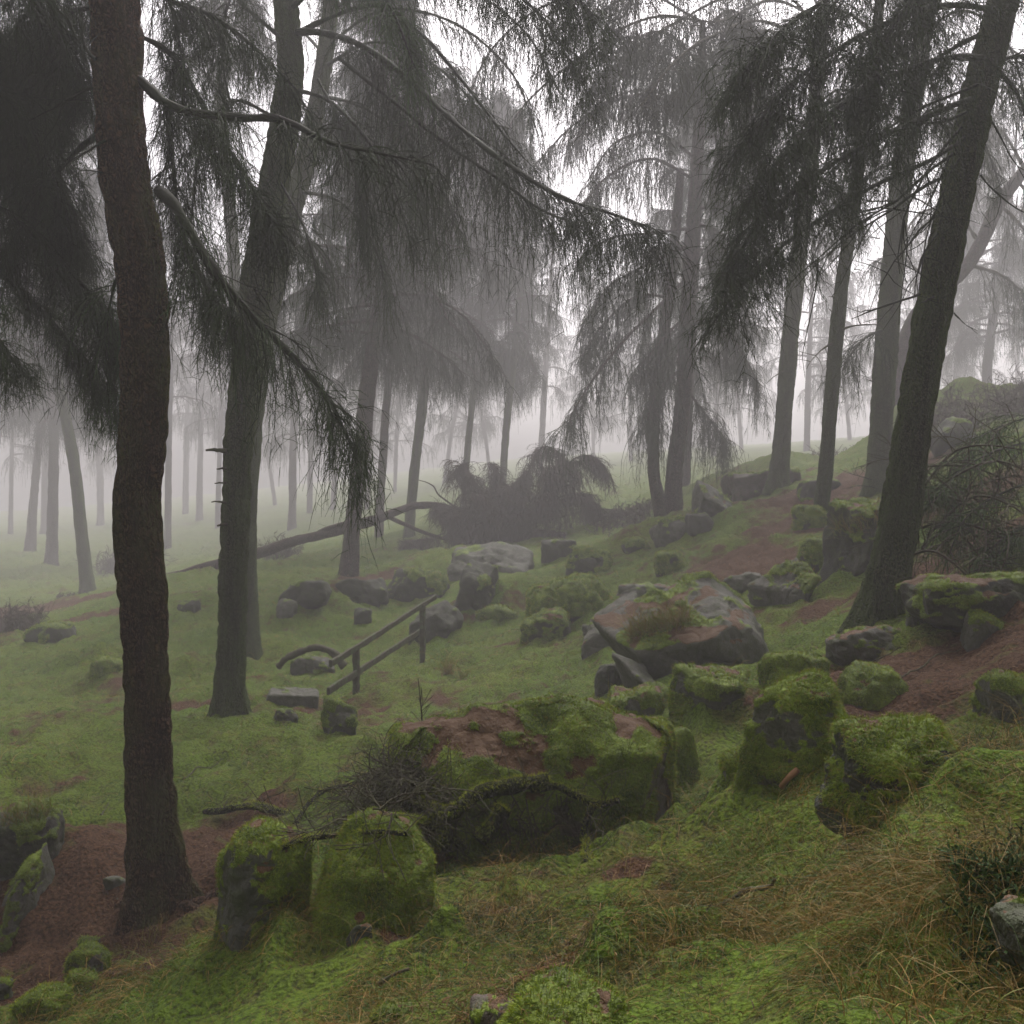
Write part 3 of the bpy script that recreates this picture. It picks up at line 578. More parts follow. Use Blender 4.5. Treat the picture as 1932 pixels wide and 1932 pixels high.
# ------------------------------------------------------------------ trunks
def resample(pts, n):
    """Catmull-Rom through the points, n samples"""
    p = np.asarray(pts, float); e = np.concatenate([[2*p[0]-p[1]], p, [2*p[-1]-p[-2]]])
    s = np.linspace(0, len(p) - 1 - 1e-6, n); i = s.astype(int); t = (s - i)[:, None]
    a, b, c, d = e[i], e[i+1], e[i+2], e[i+3]
    return 0.5 * ((2*b) + (c-a)*t + (2*a-5*b+4*c-d)*t*t + (-a+3*b-3*c+d)*t**3)
def trunk(name, path, mat, parent, sides=20, n=80, rough=1.0, flare=1.35, seed=0, extend=0.0, roots=(), loc=(0,0,0)):
    """path: (x, y, seen width, distance) from the ground up"""
    rng = np.random.RandomState(seed + 900)
    pts = np.array([list(P(x, y, d)) + [w * .9 * K * DD(d) / 2] for x, y, w, d in path])
    g = gpt(pts[0, 0], pts[0, 1])
    pts[0, 2] = min(pts[0, 2], g) - 0.12
    if extend > 0:
        extend *= S(path[0][3])
        dr = nrm(pts[-1, :3] - pts[-2, :3]); dr = nrm(dr * [0.7, 0.7, 1])
        pts = np.concatenate([pts, [list(pts[-1, :3] + dr * extend * 0.5) + [pts[-1, 3] * 0.7], list(pts[-1, :3] + dr * extend) + [pts[-1, 3] * 0.25]]])
    q = resample(pts, n); q[:, 3] = np.maximum(q[:, 3], 0.006)
    L = np.concatenate([[0], np.cumsum(np.linalg.norm(np.diff(q[:, :3], axis=0), axis=1))])
    r0 = q[0, 3]
    ang = np.arange(sides) * 2 * np.pi / sides
    p = np.concatenate([[q[0, :3] - [0, 0, 1e-3]], q[:, :3], [q[-1, :3] + [0, 0, 1e-3]]]); w = np.concatenate([[1e-4], q[:, 3], [1e-4]])
    t = nrm(np.gradient(p, axis=0)); u = nrm(np.cross(t, np.array([0, 1.0, 0.02]))); v = np.cross(t, u)
    Lx = np.concatenate([[0], L, [L[-1]]])
    A = ang[None, :]; hh = Lx[:, None]
    cyl = np.stack([np.cos(A) + 0 * hh, np.sin(A) + 0 * hh, hh + 0 * A], -1)
    ridge = np.abs(vnoise(cyl * [5.0, 5.0, 2.6] + seed)) ; low = fbm(cyl * [1.1, 1.1, 0.8] + seed * 3.1, 3)
    lobes = np.maximum(0, np.cos(A * (3 + seed % 3) + seed + 0.5 * low)) ** 2
    fl = np.exp(-hh / (r0 * 1.5)) * (flare - 1) * (0.35 + 1.6 * lobes)
    rad = w[:, None] * (1 + fl + rough * (0.16 * (ridge - 0.3) + 0.11 * low + 0.03 * vnoise(cyl * [9, 9, 14]) + (0.10 * 1.7 * (np.abs(vnoise(cyl * [13, 13, 5.0] + 9)) - .2) if sides > 30 else 0)))
    ring = p[:, None] + rad[..., None] * (np.cos(A)[..., None] * u[:, None] + np.sin(A)[..., None] * v[:, None])
    # green algae stronger on the flanks
    green = np.clip(0.35 + 0.45 * np.abs(np.cos(A)) ** 2 + 0.7 * fbm(cyl * 1.7 + 5, 3) + 0.35 * np.exp(-hh / 1.2), 0, 1)
    idx = np.arange(len(p) * sides).reshape(len(p), sides); nx = np.roll(idx, -1, 1)
    qd = np.stack([idx[:-1], nx[:-1], nx[1:], idx[1:]], -1).reshape(-1, 4)
    mb = MB(); mb.add(ring, qd, green.reshape(-1))
    for (dx, dy, ln, rr) in roots:      # surface roots running out from the flare
        s0 = q[0, :3] + [0, 0, 0.12 + r0 * 0.8]; e = s0 + [dx * ln, dy * ln, 0]
        tt = np.linspace(0, 1, 12)[:, None]; rp = s0 * (1 - tt) + e * tt
        gg = gz(rp[:, :2]); rp[:, 2] = gg + (s0[2] - gg) * (1 - tt[:, 0]) ** 2.2 - 0.02
        rp += 0.02 * fbm(rp * 5, 2)[:, None]
        capped_tube(mb, rp, rr * (1 - 0.6 * tt[:, 0]), 8, [0, 0, 1.0], None)
    o = mb.build(name, M[mat], parent)
    return o, q

# ------------------------------------------------------------------ larch boughs and their hanging twigs
def grow(P0, D0, L, Kk, grav, noise, rng):
    n = len(P0); D = nrm(D0.copy()); pts = np.empty((n, Kk, 3)); pts[:, 0] = P0; st = (np.broadcast_to(L, (n,)) / (Kk - 1))[:, None]
    for k in range(1, Kk):
        D = nrm(D + np.array([0, 0, -1.0]) * grav * st + noise * rng.normal(size=(n, 3)))
        pts[:, k] = pts[:, k-1] + D * st
    return pts
def samp(poly, i, t):
    Kk = poly.shape[1]; s = np.clip(t, 0, 0.9999) * (Kk - 1); k = s.astype(int); f = (s - k)[:, None]
    a, b = poly[i, k], poly[i, k+1]; return a * (1 - f) + b * f, nrm(b - a)
class Foliage:
    def __init__(s, seed, pxw, k=None):
        s.rng = np.random.RandomState(seed); s.wood = MB(); s.fol = MB(); s.k = S(pxw * 1024 / 1.1) if k is None else k; s.pw = pxw * s.k
    def boughs(s, B, r0, r1, sec_len=0.9, sec_n=16, start=0.12, strands=9, slen=(0.35, 1.0), subs=5, sub_len=0.19, dense_tip=1.0, green=0.22, wood=True, grav=3.2, wk=1.0, tipfade=0.55):
        r0 = np.asarray(r0) * s.k; r1 *= s.k; sec_len *= s.k; slen = (slen[0] * s.k, slen[1] * s.k); sub_len *= s.k; grav /= s.k
        rng = s.rng; B = np.asarray(B, float); B = B[None] if B.ndim == 2 else B; N_, Kb, _ = B.shape
        if wood:
            w = np.linspace(1, 0, Kb)[None] ** 0.8 * (np.broadcast_to(r0, (N_,)) - r1)[:, None] + r1
            s.wood.tubes(B, w * (1 + 0.15 * rng.normal(size=w.shape)).clip(.6, 1.4), 6 if N_ < 4 else 4, rng)
        # secondary branchlets to both sides
        n2 = N_ * sec_n; i = np.repeat(np.arange(N_), sec_n); t = start + (1 - start) * (np.tile((np.arange(sec_n) + .5) / sec_n, N_) + 0.5 / sec_n * rng.normal(size=n2))
        t = t.clip(0.02, 0.995); p, tg = samp(B, i, t)
        side = nrm(np.cross(tg, [0, 0, 1.0]) + 1e-6); sg = np.where(rng.rand(n2) < .5, -1, 1)[:, None]
        d = nrm(side * sg * rng.uniform(.3, 1, (n2, 1)) + tg * rng.uniform(.3, 1.0, (n2, 1)) + np.array([0, 0, 1]) * rng.uniform(-.35, .25, (n2, 1)))
        L2 = sec_len * (1 - tipfade * t) * rng.uniform(.45, 1.15, n2)
        S = grow(p, d, L2, 7, 0.9, 0.10, rng)
        pw = s.pw
        s.wood.tubes(S, np.linspace(1, .35, 7)[None] * np.maximum(0.007, pw * .42) * wk, 3, rng)
        # hanging strands
        strands = int(strands * 1.45); n3 = n2 * strands; j = rng.randint(0, n2, n3); t3 = rng.uniform(0.05, 1, n3) ; p3, tg3 = samp(S, j, t3)
        onb = rng.rand(n3) < 0.25; jb = rng.randint(0, N_, n3); tb = start + (1 - start) * rng.rand(n3); pb, tgb = samp(B, jb, tb)
        p3[onb] = pb[onb]; tg3[onb] = tgb[onb]; tt = np.where(onb, tb, t[j])
        d3 = nrm(tg3 * .7 + rng.normal(size=(n3, 3)) * .45 + [0, 0, -.35])
        L3 = (slen[0] + (slen[1] - slen[0]) * rng.rand(n3) ** 1.6) * (1 - 0.45 * np.abs(tt - .45))
        T = grow(p3, d3, L3, 8, grav, 0.125, rng)
        gr = np.clip(green + 0.5 * green * rng.normal(size=n3), 0, 1)
        s.fol.tubes(T, np.array([1, .95, .9, .85, .8, .7, .55, .3])[None] * max(0.0032, pw * .25) * wk, 2, rng, gr)
        n4 = n3 * subs
        if n4:
            j4 = rng.randint(0, n3, n4); t4 = rng.uniform(.05, .97, n4); p4, g4 = samp(T, j4, t4)
            d4 = nrm(g4 * .65 + rng.normal(size=(n4, 3)) * .8 + [0, 0, -.1])
            U = grow(p4, d4, sub_len * rng.uniform(.35, 1.3, n4), 3, 4.0, 0.10, rng)
            s.fol.tubes(U, np.array([1, .9, .4])[None] * max(0.0026, pw * .20) * wk, 2, rng, gr[j4] * 1.2)
    def build(s, parent, mat='twig', wmat=None, names=('branches', 'foliage')):
        a = s.wood.build(names[0], M[wmat or 'twig'], parent) if s.wood.n else None
        b = s.fol.build(names[1], M[mat], parent, smooth=False) if s.fol.n else None
        return a, b
def bpath(pts, n=26): return resample(PP(pts), n)
def dead_twigs(mb, rng, specs, px):
    """bare snags: (x, y, d, angle on the picture plane in degrees (0 right, 90 up), length m, radius, curl, forks)"""
    for x, y, d, an, L, r, curl, fk in specs:
        L *= S(d); r *= S(d)
        p0 = P(x, y, d); a = math.radians(an)
        D = np.array([[math.cos(a), -0.25 + 0.5 * rng.rand(), math.sin(a)]])
        pts = [p0]; dd = nrm(D[0]); n = 9
        for k in range(n):
            ca = curl / n; dd = nrm(np.array([dd[0] * math.cos(ca) - dd[2] * math.sin(ca), dd[1], dd[0] * math.sin(ca) + dd[2] * math.cos(ca)]) + 0.09 * rng.normal(size=3))
            pts.append(pts[-1] + dd * L / n)
        pts = np.array(pts); w = np.maximum(np.linspace(r, r * .3, n + 1) * (1 + .18 * rng.normal(size=n+1)), px * .3)
        mb.tubes(pts[None], w[None], 6, rng)
        for f in range(fk):
            k = rng.randint(2, n - 1); sd = nrm(rng.normal(size=(1, 3)) * [1, .5, 1] + (pts[k+1] - pts[k]) / np.linalg.norm(pts[k+1] - pts[k]))
            T = grow(pts[k][None], sd, np.array([L * rng.uniform(.25, .6)]), 6, rng.uniform(-.5, 1.2), .16, rng)
            mb.tubes(T, np.maximum(np.linspace(r * .5, r * .15, 6), px * .25)[None], 4, rng)
def stubs(parent, specs, mat, seed=0):
    """broken stubs on a trunk, each a part of its own"""
    for k, (x, y, d, an, L, r) in enumerate(specs):
        mb = MB(); rng = np.random.RandomState(seed * 31 + k); a = math.radians(an); L *= S(d); r *= S(d)
        p0 = P(x, y, d); D = np.array([math.cos(a), -.1, math.sin(a)])
        t = np.linspace(0, 1, 9)[:, None]; pts = p0 + D * L * t + np.array([0, 0, -1]) * (0.18 * L * (t - .3) ** 2) + 0.015 * rng.normal(size=(9, 3)) * L
        w = r * (1.25 - .75 * t[:, 0]) * (1 + .12 * rng.normal(size=9)); capped_tube(mb, pts, w, 7, [0, 1, 0.1])
        mb.build('branch_stub', M[mat], parent)

def tree(name, label, cat, group=None): return tag(empty(name), label, cat, group)
def set_base(root, base):
    """put the tree's origin at its foot without moving its parts"""
    root.location = tuple(base)
    for c in root.children: c.location = tuple(np.array(c.location) - np.array(base))

# --- A: near trunk, left
A = tree('larch_tree', 'nearest larch with a thick bent brown trunk rising left of the moss boulders', 'tree', 'larch trees standing in the mist')
_, qA = trunk('trunk', [(300,1745,112,8.0),(296,1690,108,8.0),(290,1610,98,8.0),(283,1500,91,8.0),(278,1300,88,8.0),(268,1100,88,8.0),(259,960,86,8.0),(268,850,86,8.0),(276,720,88,8.0),(272,590,90,8.0),(262,470,94,8.0),(238,340,90,8.0),(224,200,88,8.0),(222,90,90,8.0),(217,-20,88,8.0),(215,-300,80,8.0)],
      'bark_a', A, sides=110, n=640, flare=1.9, seed=3, extend=4.0, roots=[(1.0,-.15,.72,.15),(.9,-.5,.5,.09),(-.6,-.7,.55,.10),(-.9,.2,.45,.08),(.2,-1,.4,.08)])
fa = Foliage(21, 1.1 * 8 / 1024)
for pts, r, kw in [
  ([(262,150,8),(330,203,7.9),(450,222,7.8),(530,225,7.7),(620,268,7.6),(700,286,7.5),(790,305,7.4)], .045, dict(sec_len=.55, sec_n=16, strands=8, slen=(.2,1.1))),
  ([(300,360,7.9),(335,395,7.75),(390,490,7.7),(450,570,7.8),(520,640,7.9),(590,715,8.0),(640,790,8.1),(672,865,8.15)], .05, dict(sec_len=.8, sec_n=30, strands=13, slen=(.35,1.15), green=.3, start=.1)),
  ([(262,160,8.38),(310,190,8.52),(325,300,8.66),(340,420,8.73),(380,520,8.73),(430,600,8.73)], .03, dict(sec_len=1.0, sec_n=34, strands=18, slen=(.3,1.0))),
  ([(250,60,8.38),(330,110,8.59),(400,230,8.66),(470,340,8.66),(520,430,8.59)], .03, dict(sec_len=.9, sec_n=32, strands=18, slen=(.3,1.1))),
  ([(240,-60,8.38),(320,0,8.66),(400,30,8.80),(480,90,8.87),(560,170,8.87)], .035, dict(sec_len=.8, sec_n=26, strands=11, slen=(.3,1.0))),
  ([(230,-120,8.38),(290,-60,8.66),(330,40,8.80),(350,160,8.87)], .03, dict(sec_len=.8, sec_n=20, strands=9, slen=(.3,.9))),
  ([(190,250,8.38),(140,290,8.59),(100,340,8.73),(60,420,8.80),(10,480,8.87)], .032, dict(sec_len=.7, sec_n=22, strands=13, slen=(.3,1.0), start=.25)),
  ([(200,10,8.38),(110,30,8.73),(40,90,8.94),(-10,190,9.08),(-40,300,9.08)], .03, dict(sec_len=1.0, sec_n=42, strands=22, slen=(.4,1.2), start=.1)),
  ([(200,-80,8.38),(120,-60,8.80),(70,20,9.01),(60,140,9.08),(40,260,9.08)], .03, dict(sec_len=.9, sec_n=38, strands=22, slen=(.3,1.1), start=.1)),
  ([(240,480,8.05),(215,540,8.30),(205,600,8.60),(200,680,8.80),(212,730,8.90)], .015, dict(sec_len=.35, sec_n=14, strands=10, slen=(.4,1.0), green=.45)),
]: fa.boughs(bpath(pts), r, .006, **kw)
rng = np.random.RandomState(4)
dead_twigs(fa.wood, rng, [(180,112,7.7,150,.55,.014,-1.0,3),(145,75,7.6,110,.45,.012,.5,2),(175,165,7.8,200,.6,.015,.4,3),(118,165,7.7,265,.5,.009,-.5,2),(200,265,7.9,215,.5,.012,.3,2),(215,330,7.9,160,.3,.01,.4,1)], .0086)
fa.build(A); set_base(A, G(300, 1740, 8.0))

# --- B: second trunk, forked high up
B_ = tree('larch_tree', 'tall larch left of the handrail with a row of broken stubs down its left side', 'tree', 'larch trees standing in the mist')
trunk('trunk', [(436,1360,64,12),(436,1310,56,12),(437,1200,54,12),(441,1050,54,12),(445,950,54,12),(450,850,56,12),(459,755,58,12),(474,620,62,12),(488,520,64,12),(505,420,60,12),(525,300,58,12),(540,210,56,12),(548,120,50,12),(540,0,46,12),(535,-200,44,12)],
      'bark_b', B_, sides=72, n=440, flare=1.6, seed=5, extend=4, roots=[(-.8,-.5,.35,.07),(.8,-.3,.3,.08)])
fb = Foliage(22, 1.1 * 11 / 1024)
for pts, r, kw in [
  ([(545,60,12),(610,62,11.8),(680,85,11.5),(760,140,11.0),(840,215,10.5),(930,290,10),(1050,368,9.7),(1150,402,9.5),(1240,434,9.3)], .05, dict(sec_len=1.0, sec_n=58, strands=12, slen=(.3,1.45), green=.12, start=.18)),
  ([(640,110,11.5),(740,190,11),(840,270,10.6),(930,330,10.2),(1020,395,10),(1110,430,9.9)], .03, dict(sec_len=.9, sec_n=24, strands=11, slen=(.4,1.6), green=.3)),
  ([(560,60,12),(700,10,11.5),(790,60,11.2),(870,150,11),(940,240,10.8),(990,300,10.6)], .03, dict(sec_len=.8, sec_n=24, strands=9, slen=(.3,1.1))),
  ([(560,170,12),(620,190,11.6),(690,260,11.2),(740,350,11.0),(770,440,10.9)], .03, dict(sec_len=.8, sec_n=26, strands=11, slen=(.3,1.3))),
  ([(545,20,12),(640,-60,11.4),(800,-80,10.8),(930,-40,10.4),(1030,40,10.2),(1080,130,10)], .03, dict(sec_len=1.0, sec_n=36, strands=13, slen=(.4,1.2))),
  ([(550,-60,12),(600,-90,11),(690,-50,10.4),(740,20,10.2),(780,120,10.1)], .03, dict(sec_len=.9, sec_n=26, strands=13, slen=(.3,1.0), green=.6)),
  ([(530,230,12),(450,190,11.6),(400,230,11.4),(370,320,11.2),(360,430,11.2)], .03, dict(sec_len=.8, sec_n=22, strands=10, slen=(.3,1.1))),
  ([(540,80,12),(470,20,11.6),(420,-20,11.4),(350,10,11.3),(300,90,11.2)], .03, dict(sec_len=.8, sec_n=22, strands=9, slen=(.3,1.0))),
  ([(535,-40,12),(480,-60,11),(430,10,10.5),(420,110,10.4),(440,220,10.4)], .03, dict(sec_len=.8, sec_n=20, strands=9, slen=(.3,1.0))),
  ([(520,330,12),(560,400,11.7),(590,480,11.6),(600,560,11.6)], .02, dict(sec_len=.6, sec_n=16, strands=9, slen=(.3,1.1))),
  ([(545,-20,12),(680,-100,10.6),(860,-110,9.6),(1010,-60,9.2),(1120,30,9.2)], .03, dict(sec_len=.9, sec_n=38, strands=14, slen=(.3,1.1))),
  ([(600,150,11.8),(640,230,11.4),(670,330,11.3),(690,430,11.3)], .02, dict(sec_len=.8, sec_n=22, strands=11, slen=(.4,1.4))),
  ([(690,100,11.4),(720,180,11.6),(780,280,11.8),(830,400,12)], .02, dict(sec_len=.8, sec_n=24, strands=11, slen=(.4,1.5))),
]: fb.boughs(bpath(pts, 40), r, .007, **kw)
fb.build(B_)
stubs(B_, [(428,851,11.9,172,.26,.028),(430,884,11.9,178,.14,.016),(428,911,11.9,178,.15,.015),(428,948,11.9,173,.20,.014),(432,988,11.9,185,.15,.022),(426,1058,11.9,165,.10,.014)], 'deadwood', 3)
set_base(B_, G(436, 1355, 12))

# --- B2: stem right behind B, leaning out to the right above
B2 = tree('larch_tree', 'larch half hidden behind the trunk with broken stubs, leaning out to its right', 'tree', 'larch trees standing in the mist')
trunk('trunk', [(474,1256,46,16),(470,1180,42,16),(466,1050,40,16),(468,920,40,16),(480,760,42,16),(500,620,42,16),(528,500,42,16),(552,400,40,16),(577,300,38,16),(598,200,36,16),(615,90,34,16),(630,-40,30,16)], 'bark_b', B2, sides=28, n=180, flare=1.6, seed=6, extend=3)
f2 = Foliage(23, 1.1 * 16 / 1024)
for pts in [[(585,260,16),(640,240,15.5),(720,300,15),(790,390,14.7),(830,480,14.5)],[(560,360,16),(640,380,15.5),(700,450,15),(730,540,15)],[(600,180,16),(680,200,15),(760,260,14.5),(830,350,14.2),(860,430,14)],[(610,100,16),(560,60,17),(500,100,18),(450,200,18)],[(612,90,16),(720,20,15.5),(850,40,15),(960,130,14.6),(1010,240,14.4)],[(605,130,16),(700,80,15.6),(800,110,15.2),(890,190,15),(950,290,14.8)],[(625,20,16),(740,-50,15.5),(880,-20,15),(990,60,14.6),(1060,180,14.4)],[(540,430,16),(600,470,15.5),(640,540,15.3)]]:
    f2.boughs(bpath(pts), .03, .008, sec_len=1.0, sec_n=20, strands=9, slen=(.4,1.6), subs=4)
f2.build(B2); set_base(B2, G(474, 1250, 16))

# --- Z: larch just outside the frame at left, its boughs reach in
Z = tree('larch_tree', 'larch whose dark drooping boughs reach in from the left edge', 'tree', 'larch trees standing in the mist')
trunk('trunk', [(-330,1800,110,6.6),(-320,1400,95,6.6),(-325,900,90,6.6),(-320,400,88,6.6),(-310,0,80,6.6),(-300,-300,70,6.6)], 'bark_a', Z, sides=24, n=120, seed=7, extend=3)
fz_ = Foliage(24, 1.1 * 7 / 1024)
for pts, kw in [
  ([(-310,300,6.60),(-60,360,7.70),(50,430,8.55),(140,520,8.70),(200,590,8.75),(228,640,8.85)], dict(sec_len=.75, sec_n=34, strands=22, slen=(.3,1.0))),
  ([(-310,420,6.60),(-80,470,7.80),(30,540,8.95),(110,620,9.05),(170,690,9.15),(205,770,9.25)], dict(sec_len=.7, sec_n=26, strands=17, slen=(.3,.95))),
  ([(-310,100,6.60),(-60,130,7.60),(40,220,8.45),(100,330,8.55),(140,430,8.65)], dict(sec_len=.8, sec_n=32, strands=22, slen=(.3,1.0))),
  ([(-310,-100,6.60),(-60,-60,7.40),(60,0,8.15),(120,90,8.25),(150,190,8.35)], dict(sec_len=.8, sec_n=32, strands=22, slen=(.3,1.0))),
  ([(-310,520,6.60),(-120,560,6.90),(-10,640,8.40),(50,710,9.45)], dict(sec_len=.6, sec_n=20, strands=14, slen=(.3,.8))),
  ([(-310,-40,6.6),(-60,20,8.6),(40,110,8.9),(110,230,9.0)], dict(sec_len=.9, sec_n=34, strands=20, slen=(.3,1.0))),
  ([(-310,200,6.6),(-60,240,8.8),(20,320,9.0),(90,400,9.1),(150,470,9.1)], dict(sec_len=.9, sec_n=34, strands=20, slen=(.3,1.1))),
]: fz_.boughs(bpath(pts), .035, .006, start=.25, **kw)
fz_.build(Z); set_base(Z, G(-330, 1800, 6.6))

# --- T5: big leaning trunk at right
T5 = tree('larch_tree', 'big larch leaning right near the right edge, standing above the long low rock', 'tree', 'larch trees standing in the mist')
trunk('trunk', [(1656,1190,92,9.8),(1668,1140,84,9.8),(1682,1060,78,9.8),(1697,980,74,9.8),(1712,880,70,9.8),(1733,740,68,9.8),(1758,600,68,9.8),(1780,480,66,9.8),(1800,390,63,9.8),(1824,280,62,9.8),(1850,160,60,9.8),(1880,50,58,9.8),(1905,-60,54,9.8),(1950,-300,46,9.8)],
      'bark_b', T5, sides=90, n=520, flare=1.4, seed=8, extend=4, roots=[(-.7,-.6,.3,.06),(.9,-.3,.4,.09)])
f5 = Foliage(25, 1.1 * 9 / 1024)
for pts, r, kw in [
  ([(1835,250,9.8),(1760,300,9.5),(1660,345,9.2),(1560,405,9.0),(1470,470,8.8),(1400,540,8.6),(1345,610,8.5)], .03, dict(sec_len=.75, sec_n=34, strands=9, slen=(.25,.75), grav=1.6, green=.15)),
  ([(1850,180,9.8),(1770,210,9.4),(1670,255,9.0),(1570,310,8.8),(1480,375,8.6),(1410,450,8.5),(1360,520,8.5)], .035, dict(sec_len=.9, sec_n=46, strands=13, slen=(.3,.85), grav=1.8)),
  ([(1865,110,9.8),(1780,110,9.3),(1670,150,8.9),(1570,210,8.6),(1480,290,8.4),(1410,380,8.3)], .035, dict(sec_len=.95, sec_n=52, strands=14, slen=(.3,.9), grav=1.9)),
  ([(1885,20,9.8),(1790,10,9.2),(1680,40,8.8),(1570,100,8.5),(1470,180,8.3),(1410,270,8.2)], .035, dict(sec_len=.95, sec_n=52, strands=14, slen=(.3,.9), grav=1.9)),
  ([(1900,-60,9.8),(1790,-90,9.1),(1670,-50,8.6),(1560,0,8.3),(1460,70,8.2),(1390,150,8.2)], .035, dict(sec_len=.95, sec_n=50, strands=14, slen=(.3,.95), grav=1.9)),
  ([(1900,-120,9.8),(1830,-120,9.0),(1750,-40,8.7),(1680,60,8.6),(1630,180,8.6)], .03, dict(sec_len=.9, sec_n=30, strands=12, slen=(.3,.8), grav=2)),
  ([(1860,60,9.8),(1800,90,9.9),(1730,140,10.2),(1650,230,10.4),(1600,310,10.5)], .03, dict(sec_len=.8, sec_n=24, strands=9, slen=(.3,.8), grav=2)),
  ([(1850,160,9.8),(1900,110,10),(1950,120,10.2),(2010,220,10.3)], .03, dict(sec_len=.9, sec_n=24, strands=10, slen=(.3,.9), grav=2)),
  ([(1880,40,9.8),(1930,-20,10),(1990,0,10.2),(2040,90,10.3)], .03, dict(sec_len=.9, sec_n=24, strands=10, slen=(.3,.9), grav=2)),
  ([(1870,120,9.8),(1920,180,9.7),(1960,290,9.6),(1990,400,9.6)], .03, dict(sec_len=.5, sec_n=12, strands=5, slen=(.3,.7), grav=2)),
]: f5.boughs(bpath(pts, 30), r, .006, tipfade=.35, **kw)
rng = np.random.RandomState(8)
dead_twigs(f5.wood, rng, [(1790,330,9.6,205,1.9,.018,.15,7),(1800,290,9.5,215,2.2,.018,.1,8),(1780,400,9.6,215,1.3,.013,.5,5),(1770,440,9.6,225,.8,.011,.6,3),(1815,240,9.5,222,2.0,.016,.2,8),(1762,560,9.7,200,.35,.012,.5,1),
   (1735,555,9.7,214,.85,.015,-.2,2),(1850,330,9.6,300,.9,.011,.5,5),(1872,230,9.6,300,.95,.010,-.3,4),(1810,300,9.4,235,1.5,.014,.3,6),(1826,210,9.4,200,1.6,.016,.2,7),(1845,160,9.4,210,2.2,.018,.2,8),(1800,590,9.7,310,.3,.008,-.4,1),(1790,300,9.3,240,1.1,.012,.4,5)], .0095)
f5.build(T5); set_base(T5, G(1660, 1185, 9.8))

# --- T3: slender green trunk
T3 = tree('larch_tree', 'slender dark green larch trunk beside the red needle path on the bank', 'tree', 'larch trees standing in the mist')
trunk('trunk', [(1545,1008,34,16.3),(1549,960,31,16.3),(1558,880,29,16.3),(1566,780,29,16.3),(1573,690,29,16.3),(1579,620,30,16.3),(1588,540,26,16.3),(1600,460,26,16.3),(1612,370,27,16.3),(1625,280,25,16.3),(1640,180,22,16.3),(1655,60,20,16.3),(1665,-60,16,16.3)], 'bark_green', T3, sides=30, n=240, flare=1.2, seed=9, extend=2)
f3 = Foliage(26, 1.1 * 16 / 1024)
for pts in [[(1640,190,16.3),(1580,170,16),(1520,230,15.6),(1480,320,15.4)],[(1655,100,16.3),(1720,90,16),(1760,160,15.8),(1790,260,15.6)],[(1650,60,16.3),(1580,20,15.8),(1500,60,15.4),(1440,150,15.2)],[(1660,-20,16.3),(1700,-30,15.8),(1760,30,15.5)]]:
    f3.boughs(bpath(pts), .025, .008, sec_len=.8, sec_n=16, strands=8, slen=(.3,1.0), subs=4)
rng = np.random.RandomState(12)
dead_twigs(f3.wood, rng, [(1600,462,16.2,165,.75,.020,2.6,4),(1576,560,16.2,180,.14,.014,0,0),(1570,590,16.2,120,.12,.013,0,0),(1570,648,16.2,205,.75,.018,.5,4),(1590,622,16.2,35,.85,.022,-.5,2),(1618,350,16.2,50,.5,.014,.9,2),(1606,420,16.2,190,.18,.012,0,0),(1568,676,16.2,190,.12,.012,0,0),(1612,508,16.2,0,.16,.011,0,0),(1630,385,16.2,30,.5,.014,.6,3)], .0175)
f3.build(T3, wmat='deadwood'); set_base(T3, G(1545, 1005, 16.3))

# --- T4 and T2
T4 = tree('larch_tree', 'straight grey larch close behind the big leaning trunk, snags on its left side', 'tree', 'larch trees standing in the mist')
trunk('trunk', [(1655,928,56,17.3),(1659,880,50,17.3),(1664,780,46,17.3),(1670,700,46,17.3),(1676,600,46,17.3),(1684,500,42,17.3),(1692,410,42,17.3),(1703,320,42,17.3),(1718,220,40,17.3),(1735,110,36,17.3),(1755,-20,30,17.3)], 'bark_b', T4, sides=28, n=200, flare=1.25, seed=10, extend=3)
f4 = Foliage(27, 1.1 * 17 / 1024)
for pts in [[(1705,300,17.3),(1640,330,17),(1570,400,16.7),(1530,500,16.5)],[(1715,240,17.3),(1780,200,17),(1850,260,16.6),(1890,360,16.4)],[(1730,120,17.3),(1670,90,16.8),(1600,140,16.3),(1560,240,16)],[(1740,60,17.3),(1820,20,17),(1900,80,16.5),(1940,200,16)],[(1745,20,17.3),(1680,-40,16.5),(1590,-10,16),(1530,90,15.7)],[(1672,620,17.3),(1630,640,17),(1590,690,16.8)]]:
    f4.boughs(bpath(pts), .03, .008, sec_len=1.0, sec_n=16, strands=8, slen=(.3,1.3), subs=4)
rng = np.random.RandomState(13)
dead_twigs(f4.wood, rng, [(1672,500,17.2,170,.4,.014,.3,1),(1668,535,17.2,190,.3,.014,0,1),(1665,600,17.2,185,.4,.014,-.2,1),(1660,450,17.2,165,.45,.014,.4,1),(1648,720,17.2,160,.15,.012,0,0),(1650,920,17.1,150,.5,.01,.5,3),(1645,905,17.1,170,.6,.01,-.5,3)], .0185)
f4.build(T4); set_base(T4, G(1655, 925, 17.3))
T2 = tree('larch_tree', 'grey larch with a flared foot next to the flat topped reddish outcrop', 'tree', 'larch trees standing in the mist')
trunk('trunk', [(1465,930,44,20.8),(1469,890,38,20.8),(1476,820,34,20.8),(1482,740,34,20.8),(1489,660,34,20.8),(1498,560,34,20.8),(1510,450,34,20.8),(1524,340,34,20.8),(1535,240,32,20.8),(1545,120,30,20.8),(1555,0,26,20.8)], 'bark_b', T2, sides=24, n=160, flare=1.45, seed=11, extend=3)
f22 = Foliage(28, 1.1 * 18 / 1024)
